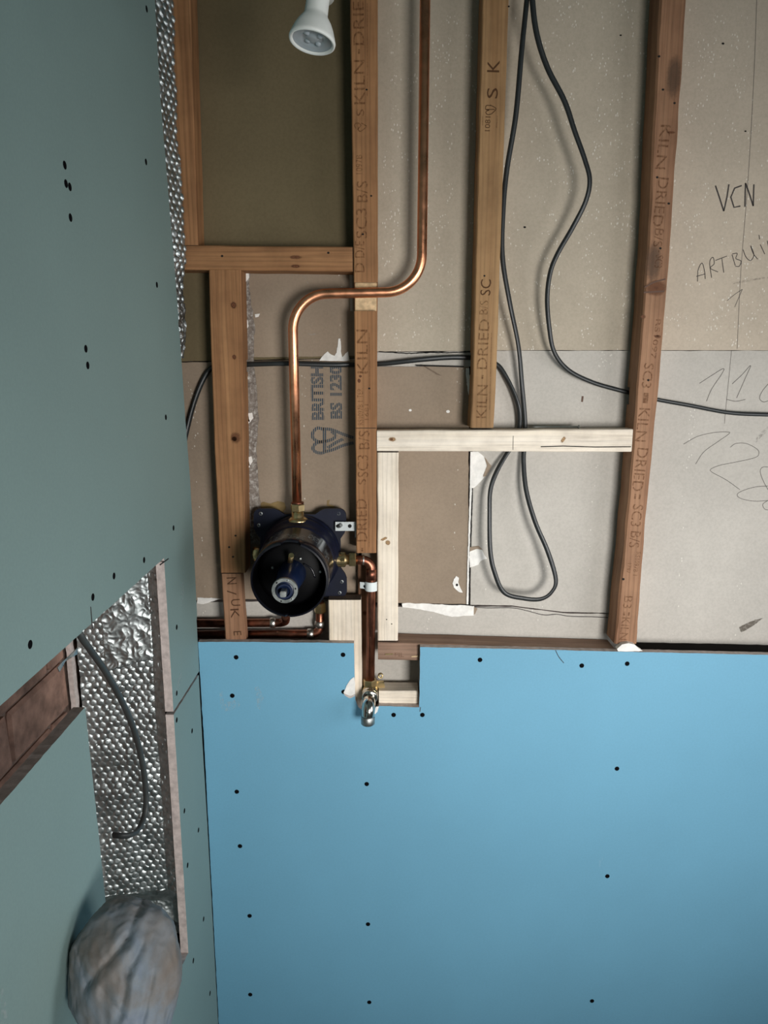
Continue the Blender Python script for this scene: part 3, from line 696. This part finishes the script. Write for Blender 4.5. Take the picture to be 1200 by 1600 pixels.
screws(gA, [(101, 258), (103, 287), (109, 292), (110, 340), (228, 253), (245, 445), (134, 545), (137, 571), (259, 652), (271, 825), (225, 875), (178, 900), (145, 933), (47, 1007), (276, 980), (276, 1083), (229, 14)], 'X')
cEdge = [PX(x, y, XL) for x, y in ((133, 1105), (143, 1200), (155, 1310), (163, 1390), (168, 1440))]
gC = board_x([(-.3, cEdge[0].z+.002), (.3, cEdge[0].z+.001)] + [(e.y, e.z) for e in cEdge] + [(.725, .1), (-.3, .1)], 'grey-green plasterboard sheet on the lower left wall, below the brick gap', 2, .0006)
e1, e2 = PX(297, 1481, XL), PX(245, 1600, XL)
sl = (e2.z-e1.z)/(e2.y-e1.y)
gB = board_x([(YJ, zL3-.005), (1.1815, zL3-.009), (1.1825, .93), (1.1855, .8), (1.1865, .5), (1.1868, .1), (.732, .1), (.732, e1.z+sl*(.732-e1.y)), (e2.y, e2.z), (.95, e1.z+sl*(.95-e1.y)+.004), (YJ, e1.z)], 'narrow grey-green plasterboard piece in the corner, right of the foil recess', 3, .0008)
screws(gB, [(276, 1125), (300, 1142), (288, 1267), (310, 1297), (293, 1352), (318, 1436), (302, 1501), (328, 1552)], 'X')
def xpatch(name, parent, px, mat, th=.0004, rough=0, seed=0):
    pts = [PX(x, y, XL)+Vector((th, 0, 0)) for x, y in px]
    if rough: pts = jitter(pts, rough*3, rough, (1, 2), seed)
    if mat.get('flat'):
        bm = bmesh.new(); bm.faces.new([bm.verts.new(p) for p in pts]); return link(name, bm, mat, parent)
    return link(name, prism(pts, Vector((-th*.98, 0, 0))), mat, parent)
xpatch('plaster_smear', gA, [(270, 1090), (278, 1062), (282, 1050), (284, 1056), (279, 1075), (273, 1092)], M['dust'], .0003, .001)
xpatch('plaster_smear', gA, [(283, 915), (286, 906), (287, 930), (284, 950), (282, 930)], M['dust'], .0003, .001)
xpatch('plaster_smear', gA, [(193, 682), (200, 680), (202, 683), (194, 684)], M['dust'], .0003)
xpatch('plaster_smear', gC, [(0, 1542), (4, 1545), (9, 1575), (13, 1602), (0, 1602)], M['dust'], .0006, .001)
xpatch('saw_cut', gA, [(249, 882), (263, 872), (263.5, 873.5), (250, 883.5)], M['hole'], .0003)
xpatch('saw_cut', gA, [(141, 948), (142, 948), (145, 982), (143.5, 983)], M['pencil'], .0003)

# ------------------------------------------------------------------ foil-lined recess
def foil(name, base, nrm, W_, H_, nu, nv, flat, seed, label, amp=.0018, crum=.0018, clip=None, parent=None):
    """base(u, v) -> point; bubbles packed hexagonally; flat(u, v) -> 0..1 bubble strength"""
    bm = bmesh.new(); g = []; pit = .0108; r = .0051
    for j in range(nv+1):
        rowv = []
        for i in range(nu+1):
            u, v = i/nu, j/nv; X, Yq = u*W_, v*H_
            rw = round(Yq/(pit*.866)); best = 9; bc = (0, 0)
            for dr in (-1, 0, 1):
                yy = (rw+dr)*pit*.866; off = pit/2 if (rw+dr) % 2 else 0
                xx = round((X-off)/pit)*pit+off; dq = math.hypot(X-xx, Yq-yy)
                if dq < best: best = dq; bc = (xx, yy)
            k = flat(u, v); hs = noise.noise(Vector((bc[0]*913, bc[1]*771, seed))); hx = noise.noise(Vector((bc[0]*613, bc[1]*571, seed+9)))
            h = amp*(1+.7*hs)*max(0, 1-(best/r)**4)*k + ((X-bc[0])*hx+(Yq-bc[1])*hs)*.22*k
            q = Vector((X, Yq, seed))
            h += crum*(noise.noise(q*22)*1.2+(1-abs(noise.noise(q*48)))*.9*(1.4-k)+(.5-abs(noise.noise(q*120+Vector((3, 1, 0)))))*.5*(1.3-k))
            p = base(u, v); rowv.append(bm.verts.new(p+nrm(u, v)*h))
        g.append(rowv)
    for j in range(nv):
        for i in range(nu): bm.faces.new((g[j][i], g[j][i+1], g[j+1][i+1], g[j+1][i])).smooth = True
    return tag(link(name, bm, M['foil']), label, 'foil insulation')
YFo = 1.046; ZF0, ZF1, ZF2 = zL1+.03, EYE-.834, EYE-.93
def fb(u, v):
    z = ZF0+(ZF2-ZF0)*v; x = -.453+u*(.453-.3315)
    y = YFo
    y -= (1-u)*.020                              # the sheet leans out on the left
    if u > .86: y -= (u-.86)/.14*.012           # turned forward beside the jamb
    if z < ZF1: y += min(.02, (ZF1-z)*.6)
    return Vector((x, y, z))
vcr = (ZF0-ZF1)/(ZF0-ZF2)
def fflat(u, v):
    if v > vcr: return .15
    tape = 1.0
    z = ZF0+(ZF2-ZF0)*v
    if .30 < u < .86 and z > 1.152+.03*(u-.5): tape = .08
    return tape
foil('foil_insulation', fb, lambda u, v: Vector((0, -1, 0)), .1265, ZF0-ZF2, 170, 840, fflat, 3.3, 'silver bubble foil lining the recess on the left wall, dark cable hanging over it', .0010, .0026)
def eb(x, y):
    q = P(x, y, 1.197); return q
ek = [(269, -60), (269, 0), (271, 60), (273, 115), (275, 200), (282, 275), (285, 350), (287, 430), (286, 470), (283.5, 530), (282, 560)]
ez = [eb(x, y) for x, y in ek]
def fb2(u, v):
    z = ez[0].z+(ez[-1].z-ez[0].z)*v
    for i in range(len(ez)-1):
        if ez[i].z >= z >= ez[i+1].z-1e-9:
            t = (ez[i].z-z)/(ez[i].z-ez[i+1].z); xr = ez[i].x*(1-t)+ez[i+1].x*t; break
    a = Vector((XL-TB-.011, 1.125, z)); b_ = Vector((min(xr, -.3085), 1.1965, z))
    return a.lerp(b_, u)
foil('foil_insulation', fb2, lambda u, v: Vector((.93, -.36, 0)), .075, ez[0].z-ez[-1].z, 120, 620, lambda u, v: 1.0 if v < .85 else .4, 8.1, 'silver bubble foil edge showing down the corner, upper left', .0018, .0050)
# loose scrap of foil above the brick
scr = [(86, 1043), (93, 1034), (104, 1026), (112, 1016), (116, 1012), (117, 1022), (108, 1027), (98, 1034), (88, 1050)]
pts = [PX(x, y, -.34)+Vector((random.uniform(0, .004), 0, 0)) for x, y in scr]
tag(link('foil_scrap', prism(pts, Vector((-.0006, 0, 0))), M['foil']), 'small torn scrap of foil hanging at the upper edge of the brick gap', 'foil insulation')
# plaster-edged batten beside the foil and plasterboard sill under it
bt = bmesh.new(); 
bpts = jitter([Vector((-.4640, 1.012, 1.32)), Vector((-.4585, 1.012, 1.32)), Vector((-.4565, 1.012, 1.06)), Vector((-.4440, 1.012, .775)), Vector((-.4640, 1.012, .775))], .008, .0012, (0,), 4)
tag(link('plaster_batten', prism(bpts, Vector((0, .012, 0))), M['core']), 'thin pinkish plaster strip down the left edge of the foil', 'plaster')
zs = lambda y: e1.z+sl*(y-e1.y)
tag(link('sill_board', prism([Vector((-.4655, .735, zs(.735))), Vector((XL-TB-.0005, .735, zs(.735))), Vector((XL-TB-.0005, 1.034, zs(1.034))), Vector((-.4655, 1.034, zs(1.034)))], Vector((0, 0, -.0125)), mi_side=1), [M['green'], M['core']]),
    'grey-green plasterboard sill at the bottom of the foil recess, behind the sack', 'plasterboard')

# cable hanging in the recess
hp = [(118, 978, -.338), (128, 997, -.334), (140, 1014, -.334), (165, 1050, -.336), (190, 1095, -.34), (209, 1140, -.343), (222, 1190, -.346), (228, 1240, -.348), (226, 1272, -.350), (216, 1296, -.352), (203, 1305, -.357), (190, 1306, -.366), (178, 1305, -.378)]
tag(link('cable', sweep(cr([PX(x, y, X) for x, y, X in hp], 8), .0054, .0036, 12, twist=lambda t: .5+t*.6), M['sheath_grey']), 'short dark grey cable hanging curved in front of the foil recess', 'cable')

# ------------------------------------------------------------------ sack over a pipe end
def sack():
    c = Vector((-.252, 0, 0)); d = .733
    r_ = ray(198, 1508); c = r_*(-.262/r_.x); c.z += EYE
    fwd = r_.normalized(); right = Vector((fwd.y, -fwd.x, 0)).normalized(); up = right.cross(fwd)
    bm = bmesh.new(); bmesh.ops.create_icosphere(bm, subdivisions=6, radius=1)
    k = (-.262/r_.x)/F     # metres per pixel there
    # crease lines in pixels (fold running up to the right, and shorter ones)
    folds = [((118, 1548), (150, 1515), 9, 5), ((150, 1515), (200, 1478), 9, 7), ((200, 1478), (228, 1430), 8, 6), ((186, 1570), (200, 1520), 6, 5), ((200, 1520), (222, 1490), 6, 5),
             ((128, 1470), (140, 1525), 5, 4), ((210, 1600), (236, 1530), 6, 4), ((160, 1530), (190, 1580), 6, 3)]
    rnd = random.Random(11); PL = [(Vector((rnd.gauss(0, 1), rnd.gauss(0, 1), rnd.gauss(0, 1))).normalized(), rnd.uniform(.93, 1.0)) for _ in range(46)]
    for v in bm.verts:
        n = v.co.normalized()
        a, b_, e = n.dot(right), n.dot(up), n.dot(fwd)
        # outline: round top, narrowing towards the bottom right
        sx = 83*(1.0 if b_ > -.2 else 1.0-.30*((-b_-.2)/.8)**1.3); sy = 95 if b_ > 0 else 150
        sk = 0 if b_ > 0 else 12*b_*0
        q = Vector((n.x*3.1, n.y*3.1, n.z*3.1))
        disp = 1+.03*noise.noise(q)+.02*(.5-abs(noise.noise(q*1.7+Vector((4, 1, 2)))))*2+.006*noise.noise(q*6)
        rr = 9
        for pn, ph in PL:
            dp = n.dot(pn)
            if dp > .2: rr = min(rr, ph/dp)
        disp *= .35+.65*min(rr, 1.06)
        X = a*sx*disp; Yy = b_*sy*disp; Z = e*62*disp
        px, py = 198+X, 1508-Yy
        if e < .25:
            for (x0, y0), (x1, y1), w, dep in folds:
                L2 = (x1-x0)**2+(y1-y0)**2; t = max(0, min(1, ((px-x0)*(x1-x0)+(py-y0)*(y1-y0))/L2))
                dx, dy = px-(x0+t*(x1-x0)), py-(y0+t*(y1-y0))
                s = (dx*(y1-y0)-dy*(x1-x0))/math.sqrt(L2); dd = math.hypot(dx, dy)
                Z += dep*.8*math.exp(-(dd/w)**2)*(1 if s > 0 else .5) - dep*.35*math.exp(-((dd-w*1.3)/w)**2)*(1 if s < 0 else .0)
        v.co = c + (right*X+up*Yy+fwd*Z)*k
    # keep clear of the wall boards
    for v in bm.verts:
        if v.co.y < .735 and v.co.x < XL+.0015: v.co.x = XL+.0015
        if v.co.z < .55: v.co.z = .55
    for f in bm.faces: f.smooth = True
    return link('sack', bm, M['sack'])
tag(sack(), 'crumpled dusty blue-grey sack bundled at the foot of the foil recess', 'sack')

# ------------------------------------------------------------------ copper supply pipe
sp = thing('supply_pipe', 'bright copper pipe bending across the notched stud down to the valve', 'pipe', P(465, 800, 1.199))
yp = 1.199
path = fillet([P(665, -60, yp), P(658.5, 455.5, yp), P(456.5, 460, yp), P(464.5, 800, yp)], .056, 14)
link('pipe', sweep(path, .0078, n=20), M['copper'], sp)
fc = P(465.5, 812, yp)
def hexnut(base, axis, r, h, mat, parent, name='compression_nut', n=6):
    bm = lathe([(0, 0), (r*.92, 0), (r, h*.12), (r, h*.88), (r*.92, h), (0, h)], base, axis, n, flat=range(9))
    bmesh.ops.recalc_face_normals(bm, faces=bm.faces[:])
    for f in bm.faces: f.smooth = False
    return link(name, bm, mat, parent)
hexnut(fc+Vector((0, 0, .014)), (0, 0, 1), .0120, .013, M['brass'], sp)
link('pipe_fitting', lathe([(0, -.014), (.014, -.014), (.014, -.006), (.0165, -.004), (.0165, .001), (.013, .003), (.010, .006), (.010, .016), (0, .016)], fc, (0, 0, 1), 24), M['brass'], sp)
link('olive_ring', lathe([(.0078, 0), (.0105, .0005), (.0105, .003), (.0078, .0035)], fc+Vector((0, 0, .027)), (0, 0, 1), 20), M['copper_shaded'], sp)

# ------------------------------------------------------------------ concealed shower valve
vc = Vector((-.1428, 1.226, EYE-.3225)); va = Vector((0, -1, 0))
vr = Vector((0, 0, 1)); vright = va.cross(vr).normalized(); vright = vright if vright.x > 0 else -vright; vup = vright.cross(va); vup = vup if vup.z > 0 else -vup
valve = thing('shower_valve', 'round black concealed shower valve body on a navy plate, fixed between the studs', 'shower valve', vc)
def vp(a, b_, h): return vc+vright*a+vup*b_+va*h
S = .0785
def plate_outline():
    e = .030; o = []
    def arc(cx, cz, r, a0, a1, n=6):
        for i in range(n+1):
            t = math.radians(a0+(a1-a0)*i/n); o.append((cx+r*math.cos(t), cz+r*math.sin(t)))
    r = .012; w = S
    for q in range(4):
        pts0 = len(o); tmp = []
        o2 = o; 
        # right-hand top ear, then rotate
        def put(x, z):
            a = q*PI/2; o.append((x*math.cos(a)-z*math.sin(a), x*math.sin(a)+z*math.cos(a)))
        for x, z in ((w-.010, .026), (w-.003, .036), (w, .044), (w, w-r)): put(x, z)
        for i in range(1, 6):
            t = i/6*PI/2; put(w-r+r*math.cos(t), w-r+r*math.sin(t))
        for x, z in ((w-r, w), (.044, w), (.036, w-.003), (.026, w-.010)): put(x, z)
    return o
po = plate_outline()
link('mounting_plate', prism([vp(x, z_, .004) for x, z_ in po], va*-.006), M['navy'], valve)
for sx in (-1, 1):
    for sz in (-1, 1):
        for (a, b_) in ((.066, .070), (.070, .050)):
            link('fixing_hole', lathe([(.0018, 0), (.0034, .0002), (.0034, .0012), (.0018, .0016)], vp(sx*a, sz*b_, .0032), va, 12), M['dust'] if (a+sz) > 0 and sx > 0 else M['zinc'], valve)
link('body', lathe([(0, .0), (.068, .0), (.069, .010), (.068, .018), (.0655, .020), (.0655, .024), (.0672, .026), (.0672, .034), (.0640, .037), (.0615, .052), (.0608, .07), (0, .07)], vc, va, 64), M['navy'], valve)
# shroud: open cup with a notch in the top of its rim
R0, HT, HB = .0583, .161, .085
bm = bmesh.new(); n = 96; rings = []
prof = [(R0+.0030, .040), (R0+.0022, .08), (R0+.001, .13), (R0, HT), (R0-.0025, HT+.0004), (R0-.003, HT-.004), (R0-.0045, HB), (0.02, HB-.002), (0.0, HB-.002)]
for r, h in prof[:-1]:
    rg = []
    for k in range(n):
        t = 2*PI*k/n; hh = h
        dt = ((t-math.radians(87)+PI) % (2*PI))-PI
        if h > HT-.01 and abs(dt) < math.radians(14): hh = h-.014
        dt2 = ((t-math.radians(266)+PI) % (2*PI))-PI
        if h > HT-.01 and abs(dt2) < math.radians(2.5): hh = h-.006
        rg.append(bm.verts.new(vp(r*math.cos(t), r*math.sin(t), hh)))
    rings.append(rg)
for i in range(len(rings)-1):
    for k in range(n):
        f = bm.faces.new((rings[i][k], rings[i][(k+1) % n], rings[i+1][(k+1) % n], rings[i+1][k])); f.smooth = i not in (3, 4); f.material_index = 1 if i >= 5 else 0
cv = bm.verts.new(vp(0, 0, HB-.002))
for k in range(n): bm.faces.new((rings[-1][k], rings[-1][(k+1) % n], cv)).material_index = 1
finish(bm); shroud = link('shroud', bm, [M['black'], M['inner']], valve)
# inside the cup: boss, rod, screws, cartridge
HF = .155
link('cover_disc', lathe([(0, 0), (.046, 0), (.0535, -.004), (.0535, -.03)], vp(0, 0, HF-.03), va, 48), M['inner'], valve)
link('rod', sweep([vp(-.004, .012, HF-.030), vp(.003, .036, HF-.004)], .0042, n=12), M['brass'], valve)
for a, b_ in ((-.030, .0095), (-.0135, .0035), (.0135, .024), (.044, .003)):
    link('machine_screw', lathe([(.0, .0022), (.0014, .0022), (.0026, .0012), (.0028, -.002)], vp(a, b_, HF-.0295), va, 12), M['steel'], valve)
link('curved_rib', sweep(cr([vp(.018, .016, HF-.029), vp(.030, .008, HF-.029), vp(.036, -.006, HF-.029)], 6), .0015, n=8), M['black'], valve)
cz = .0
cart = link('cartridge', lathe([(.0, HF+.056), (.0135, HF+.056), (.0150, HF+.054), (.0185, HF+.015), (.022, HF-.03)], vp(.0, cz, 0), va, 40), M['bluecap'], valve)
link('cartridge_ring', lathe([(.0138, HF+.0558), (.0138, HF+.0585), (.0184, HF+.0585), (.0190, HF+.0555), (.0190, HF+.0535)], vp(0, cz, 0), va, 40, flat=(1,)), M['steel'], cart)
link('inner_collar', lathe([(.0108, HF+.056), (.0108, HF+.062), (.0088, HF+.062), (.0088, HF+.058), (0, HF+.058)], vp(0, cz, 0), va, 32, flat=(1,)), M['bluecap'], cart)
for i in range(6):
    t = i*PI/3+.2
    link('ring_screw', lathe([(0, .001), (.0013, .0006), (.0014, -.001)], vp(.0162*math.cos(t), cz+.0162*math.sin(t), HF+.0589), va, 8), M['zinc'] if i % 2 else M['hole'], cart)
bmx = bmesh.new()
for a, b_, h0, h1 in ((.0042, .0042, HF+.058, HF+.076),):
    vs = [bmx.verts.new(vp(sx*a, cz+sz*b_, h)) for h in (h0, h1) for sx, sz in ((-1, -1), (1, -1), (1, 1), (-1, 1))]
    for q in ((3, 2, 1, 0), (4, 5, 6, 7), (0, 1, 5, 4), (1, 2, 6, 5), (2, 3, 7, 6), (3, 0, 4, 7)): bmx.faces.new([vs[i] for i in q])
bmesh.ops.bevel(bmx, geom=bmx.edges[:], offset=.0009, segments=2, affect='EDGES'); finish(bmx)
link('spindle', bmx, M['steel'], cart)
# dust scuffs on the crown of the cylinder
for i, (t0, t1, h0, h1) in enumerate(((70, 112, .115, .145), (100, 128, .080, .105), (20, 34, .102, .14), (48, 66, .09, .12), (112, 140, .12, .145))):
    bm = bmesh.new(); g = []
    for j in range(5):
        g.append([bm.verts.new(vp((R0+.0026)*math.cos(math.radians(t0+(t1-t0)*k/8)), (R0+.0026)*math.sin(math.radians(t0+(t1-t0)*k/8)), h0+(h1-h0)*j/4)) for k in range(9)])
    for j in range(4):
        for k in range(8): bm.faces.new((g[j][k], g[j][k+1], g[j+1][k+1], g[j+1][k]))
    link('dust_mark', bm, M['dust'], shroud)
# side plug on the left
link('blanking_plug', lathe([(0, 0), (.011, 0), (.0125, .003), (.0125, .012), (.010, .014), (.010, .022)], vp(-.080, .002, .012), Vector((1, 0, 0)), 20), M['brass'], valve)

# metal bracket from the plate to the stud
br = thing('fixing_bracket', 'small zinc bracket screwing the valve plate to the notched stud', 'bracket', P(540, 823, 1.214))
yb2 = 1.2135
bm = prism([P(524, 815.5, yb2), P(556.5, 815.5, yb2), P(556.5, 829.5, yb2), P(524, 829.5, yb2)], Vector((0, .0016, 0)))
prism([P(554.5, 829.5, yb2), P(556.3, 829.5, yb2), P(556.3, 840, yb2), P(554.5, 840, yb2)], Vector((0, .014, 0)), bm)
link('strap', bm, M['zinc'], br)
patch('slot', br, disc_poly((546.5, 822), 3, 3, 12), yb2, M['hole'], .0003)
patch('slot', br, disc_poly((529, 822), 4.2, 3, 12), yb2, M['hole'], .0003)
link('bolt', sweep([P(530, 822.5, yb2-.0004), P(533, 820.5, yb2-.007)], .0028, n=10), M['steel'], br)

# ------------------------------------------------------------------ copper outlet pipe, coloured darker for shade
yo = 1.201
op = thing('outlet_pipe', 'shaded copper outlet pipe dropping from the valve to the plated elbow in the blue board', 'pipe', P(580, 1070, yo))
pA, pB, pC = P(553, 875, yo), P(580.5, 875, yo), P(578.5, 1062, yo)
link('pipe', sweep(fillet([pA, pB, pC], .016, 10), .0078, n=18), M['copper_shaded'], op)
link('elbow_socket', sweep([P(580.2, 889, yo), P(580, 905, yo)], .0088, n=18), M['copper_shaded'], op)
link('solder_ring', lathe([(.0078, 0), (.0090, .0006), (.0090, .0026), (.0078, .0032)], P(566.5, 875, yo), (1, 0, 0), 18), M['solder'], op)
vx = P(530, 874.5, yo)
link('pipe_fitting', lathe([(0, -.006), (.0125, -.006), (.0125, .010), (.0085, .012), (.0085, .022), (0, .022)], vx, (1, 0, 0), 24, flat=(1,)), M['brass'], op)
hexnut(vx+Vector((.002, 0, 0)), (1, 0, 0), .0138, .008, M['brass'], op)
hexnut(vx+Vector((.0165, 0, 0)), (1, 0, 0), .0126, .012, M['brass'], op)
# wall-plate elbow and plated elbow facing the room
we = P(578, 1066, yo)
hexnut(we+Vector((0, 0, -.008)), (0, 0, 1), .0122, .014, M['brass'], op)
link('wall_elbow', lathe([(0, .012), (.0125, .012), (.0135, .006), (.0135, -.004), (.012, -.008), (.012, -.014)], we+Vector((0, .0, -.016)), (0, -1, 0), 24), M['brass'], op)
bm = prism([we+Vector((-.02, .012, -.004)), we+Vector((.024, .012, -.004)), we+Vector((.026, .012, -.014)), we+Vector((.02, .012, -.03)), we+Vector((-.016, .012, -.03))], Vector((0, .004, 0)))
link('elbow_flange', bm, M['brass'], op)
link('flange_eye', lathe([(.0022, 0), (.0028, .002), (.0048, .002), (.0048, -.003)], P(594.5, 1056, yo-.004), (0, -1, 0.1), 16), M['brass'], op)
e0 = we+Vector((0, -.004, -.017))
link('plated_ring', lathe([(0, 0), (.0135, 0), (.0140, .003), (.0128, .005), (.0128, .007), (.0138, .009), (.0138, .013), (.0125, .015), (0, .015)], e0+Vector((0, -.003, 0)), (0, -1, -.18), 28), M['chrome'], op)
ep = fillet([e0+Vector((0, -.012, -.003)), e0+Vector((-.0015, -.040, -.006)), e0+Vector((-.0028, -.041, -.030))], .016, 10)
el = link('plated_elbow', sweep(ep, lambda t: .0105+.001*math.sin(t*PI), n=22), M['chrome'], op); el['label'] = 'nickel plated elbow'
link('elbow_nut', lathe([(0, -.013), (.0095, -.013), (.0100, -.013), (.0118, -.011), (.0118, 0), (.0105, .002)], ep[-1]+Vector((0, 0, .004)), (0, 0, 1), 24, flat=()), M['steel'], op)
# pipe clip
cl = thing('pipe_clip', 'white saddle clip holding the shaded copper pipe to the batten', 'clip', P(577, 915, yo))
z0 = P(577, 908, yo).z; z1 = P(577, 922, yo).z; cx = P(580, 915, yo).x
arc = [Vector((cx+.0092*math.sin(t), yo-.0092*math.cos(t), 0)) for t in [(-1.25+2.6*i/12) for i in range(13)]]
tabx = P(565.5, 915, yo).x
pl = [Vector((tabx-.003, yo+.004, 0)), Vector((tabx+.005, yo+.001, 0))] + arc
bm = bmesh.new(); A = []; B = []
for i, p in enumerate(pl):
    sh = .35 if i == 0 else 1
    zm = (z0+z1)/2; hz = (z0-z1)/2*(.7 if i < 2 else 1)
    t = (pl[min(i+1, len(pl)-1)]-pl[max(i-1, 0)]).normalized(); nn = Vector((t.y, -t.x, 0))*.0012
    A.append([bm.verts.new((q.x, q.y, zz)) for q in (p, p+nn) for zz in (zm+hz, zm-hz)])
for i in range(len(A)-1):
    a, b_ = A[i], A[i+1]
    for q in ((0, 1), (2, 3), (0, 2), (1, 3)): bm.faces.new((a[q[0]], a[q[1]], b_[q[1]], b_[q[0]]))
for r in (A[0], A[-1]): bm.faces.new((r[0], r[1], r[3], r[2]))
finish(bm); link('strap', bm, M['clipwhite'], cl)
link('screw', lathe([(0, .0015), (.0016, .0018), (.0030, .0006), (.003, -.001)], P(571, 916.5, yo-.001)+Vector((0, -.0005, 0)), (-.3, -1, 0), 14), M['screw'], cl)

# ------------------------------------------------------------------ feed pipes low behind the left stub stud
yl = 1.2325
f1 = thing('feed_pipe', 'upper shaded copper feed pipe running low behind the stub stud to the valve', 'pipe', P(400, 973, yl))
link('pipe', sweep(fillet([P(262, 974, yl), P(446, 973, yl), P(447, 958, 1.19)], .016, 8), .0075, n=16), M['copper_shaded'], f1)
link('solder_ring', lathe([(.0075, 0), (.0092, .001), (.0092, .009), (.0075, .010)], P(422, 973, yl), (1, 0, 0), 18), M['solder'], f1)
f2 = thing('feed_pipe', 'lower shaded copper feed pipe running behind the stub stud, turning up by the post block', 'pipe', P(400, 990, yl))
link('pipe', sweep(fillet([P(262, 992, yl), P(500, 990, yl), P(500, 940, yl)], .014, 8), .0075, n=16), M['copper_shaded'], f2)
link('solder_ring', lathe([(.0075, 0), (.0092, .001), (.0092, .011), (.0075, .012)], P(480, 990, yl), (1, 0, 0), 18), M['solder'], f2)
link('solder_ring', lathe([(.0075, 0), (.0092, .001), (.0092, .011), (.0075, .012)], P(500, 980, yl), (0, 0, 1), 18), M['solder'], f2)
hexnut(P(500, 957, yl), (0, 0, 1), .0105, .018, M['brass'], f2)

# ------------------------------------------------------------------ black cables
c1 = [(826, -60, 1.2), (824, -10, 1.2), (815, 80, 1.2), (806, 180, 1.205), (792, 265, 1.21), (786, 330, 1.21), (785, 400, 1.21), (796, 470, 1.212), (810, 540, 1.222), (815.5, 600, 1.230), (820, 655, 1.2375),
      (820, 690, 1.239), (818, 718, 1.234), (822, 765, 1.222), (836, 815, 1.212), (856, 862, 1.207), (868.5, 905, 1.206), (862, 925, 1.206), (845, 936, 1.206), (818, 935, 1.206), (788, 926, 1.207), (773, 895, 1.208),
      (766, 860, 1.21), (765, 800, 1.214), (766.5, 765, 1.22), (776, 737, 1.228), (792, 709, 1.236), (806, 690, 1.239), (811.5, 668, 1.2385), (811, 640, 1.235), (803, 614, 1.236), (790, 588, 1.239), (777, 570, 1.2425),
      (756, 562, 1.243), (735, 559, 1.2425), (700, 559, 1.239), (650, 563, 1.236), (605, 568, 1.240), (588, 569, 1.243), (570, 570, 1.243), (551, 570, 1.2425), (520, 570, 1.238), (450, 568, 1.2335), (402, 569, 1.238), (380, 570, 1.2425), (355, 571, 1.243),
      (330, 575, 1.2425), (316, 597, 1.240), (303, 632, 1.238), (292, 674, 1.235), (284, 712, 1.231)]
tw = lambda t: .35*math.sin(t*31)+.25*math.sin(t*70)
tag(link('cable', sweep(cr([P(*q) for q in c1], 7), .0040, .0027, 12, twist=tw), M['sheath']), 'long black cable looping below the pale ledge, then running left through the studs', 'cable')
c2 = [(829, -60, 1.192), (831, -10, 1.193), (838, 50, 1.196), (855, 105, 1.2), (882, 158, 1.2), (898, 205, 1.2), (914, 250, 1.2), (921.5, 282, 1.2), (915, 315, 1.203), (895, 355, 1.208), (872, 395, 1.21), (860, 425, 1.212), (855, 465, 1.215), (858, 510, 1.218),
      (866, 550, 1.224), (888, 578, 1.231), (925, 597, 1.237), (965, 609, 1.2415), (985, 614, 1.243), (1005, 619, 1.243), (1030, 625, 1.2425), (1080, 634, 1.240), (1140, 645, 1.240), (1200, 648, 1.240), (1290, 650, 1.240)]
tag(link('cable', sweep(cr([P(*q) for q in c2], 7), lambda t: .0042-.0010*t, .0028, 12, twist=lambda t: .4*math.sin(t*17)), M['sheath']), 'black cable wandering down the right bay and through the leaning stud', 'cable')

# ------------------------------------------------------------------ small loose things
nl = P(868, 667, 1.222)
tag(link('nail', lathe([(0, -.040), (.0012, -.036), (.0016, -.034), (.0016, .037), (.0036, .0375), (.0036, .0388), (0, .0388)], Vector((nl.x, 1.222, P(868, 671, 1.2).z+.0022)), (1, 0, .0), 10), M['steel']), 'steel nail lying on top of the pale ledge', 'nail')
bl = [(964, 1010), (972, 1003), (982, 1001), (991, 1003), (999, 1010), (1004, 1013), (985, 1014), (966, 1014)]
tag(link('plaster_lump', prism(jitter([P(x, y+4, YB+.002) for x, y in bl], .006, .0008, (0, 2), 3), Vector((0, .0105, 0))), M['plaster']), 'white lump of plaster at the foot of the leaning stud', 'plaster')

# ------------------------------------------------------------------ hanging lamp
yq = .885
lc = P(487.5, 66, yq)
ax = Vector((.155, .14, 1.0)).normalized()        # from the face up to the neck
lamp = thing('spotlight_lamp', 'white spot bulb hanging from its holder near the ceiling, unlit', 'lamp', lc)
body = link('bulb_body', lathe([(.0215, .0015), (.0235, -.0008), (.0252, .0), (.0255, .0022), (.0247, .0045), (.0232, .009), (.0213, .014), (.0186, .0195), (.0155, .0240), (.0136, .0268), (.0128, .0295), (.0120, .052), (.0116, .060), (0, .060)], lc, ax, 48), M['ceramic'], lamp)
link('bulb_lens', lathe([(0, .0035), (.006, .0030), (.0075, .0042), (.012, .0046), (.0135, .0030), (.018, .0034), (.0216, .0018)], lc, ax, 48), M['lens'], body)
for a, b_ in ((.0, .0085), (.0105, .003), (-.010, -.002), (.002, -.010)):
    u = ax.orthogonal().normalized(); w = ax.cross(u)
    link('lens_boss', lathe([(0, -.0012), (.0026, -.0008), (.0034, .0012)], lc+ax*.0034+u*a+w*b_, ax, 16), M['lens'], body)
link('lamp_holder', lathe([(.0, .0475), (.0160, .0475), (.0170, .049), (.0170, .082), (.013, .088), (.006, .092), (0, .092)], lc, ax, 32), M['holder'], lamp)
top = lc+ax*.091
link('flex', sweep(cr([top, top+ax*.03, Vector((top.x+.012, top.y+.01, 2.3)), Vector((top.x+.014, top.y+.012, ZC))], 8), .0032, n=10), M['holder'], lamp)
link('ceiling_rose', lathe([(0, 0), (.04, 0), (.038, -.012), (.02, -.02), (0, -.02)], Vector((top.x+.014, top.y+.012, ZC)), (0, 0, 1), 32), M['ceramic'], lamp)
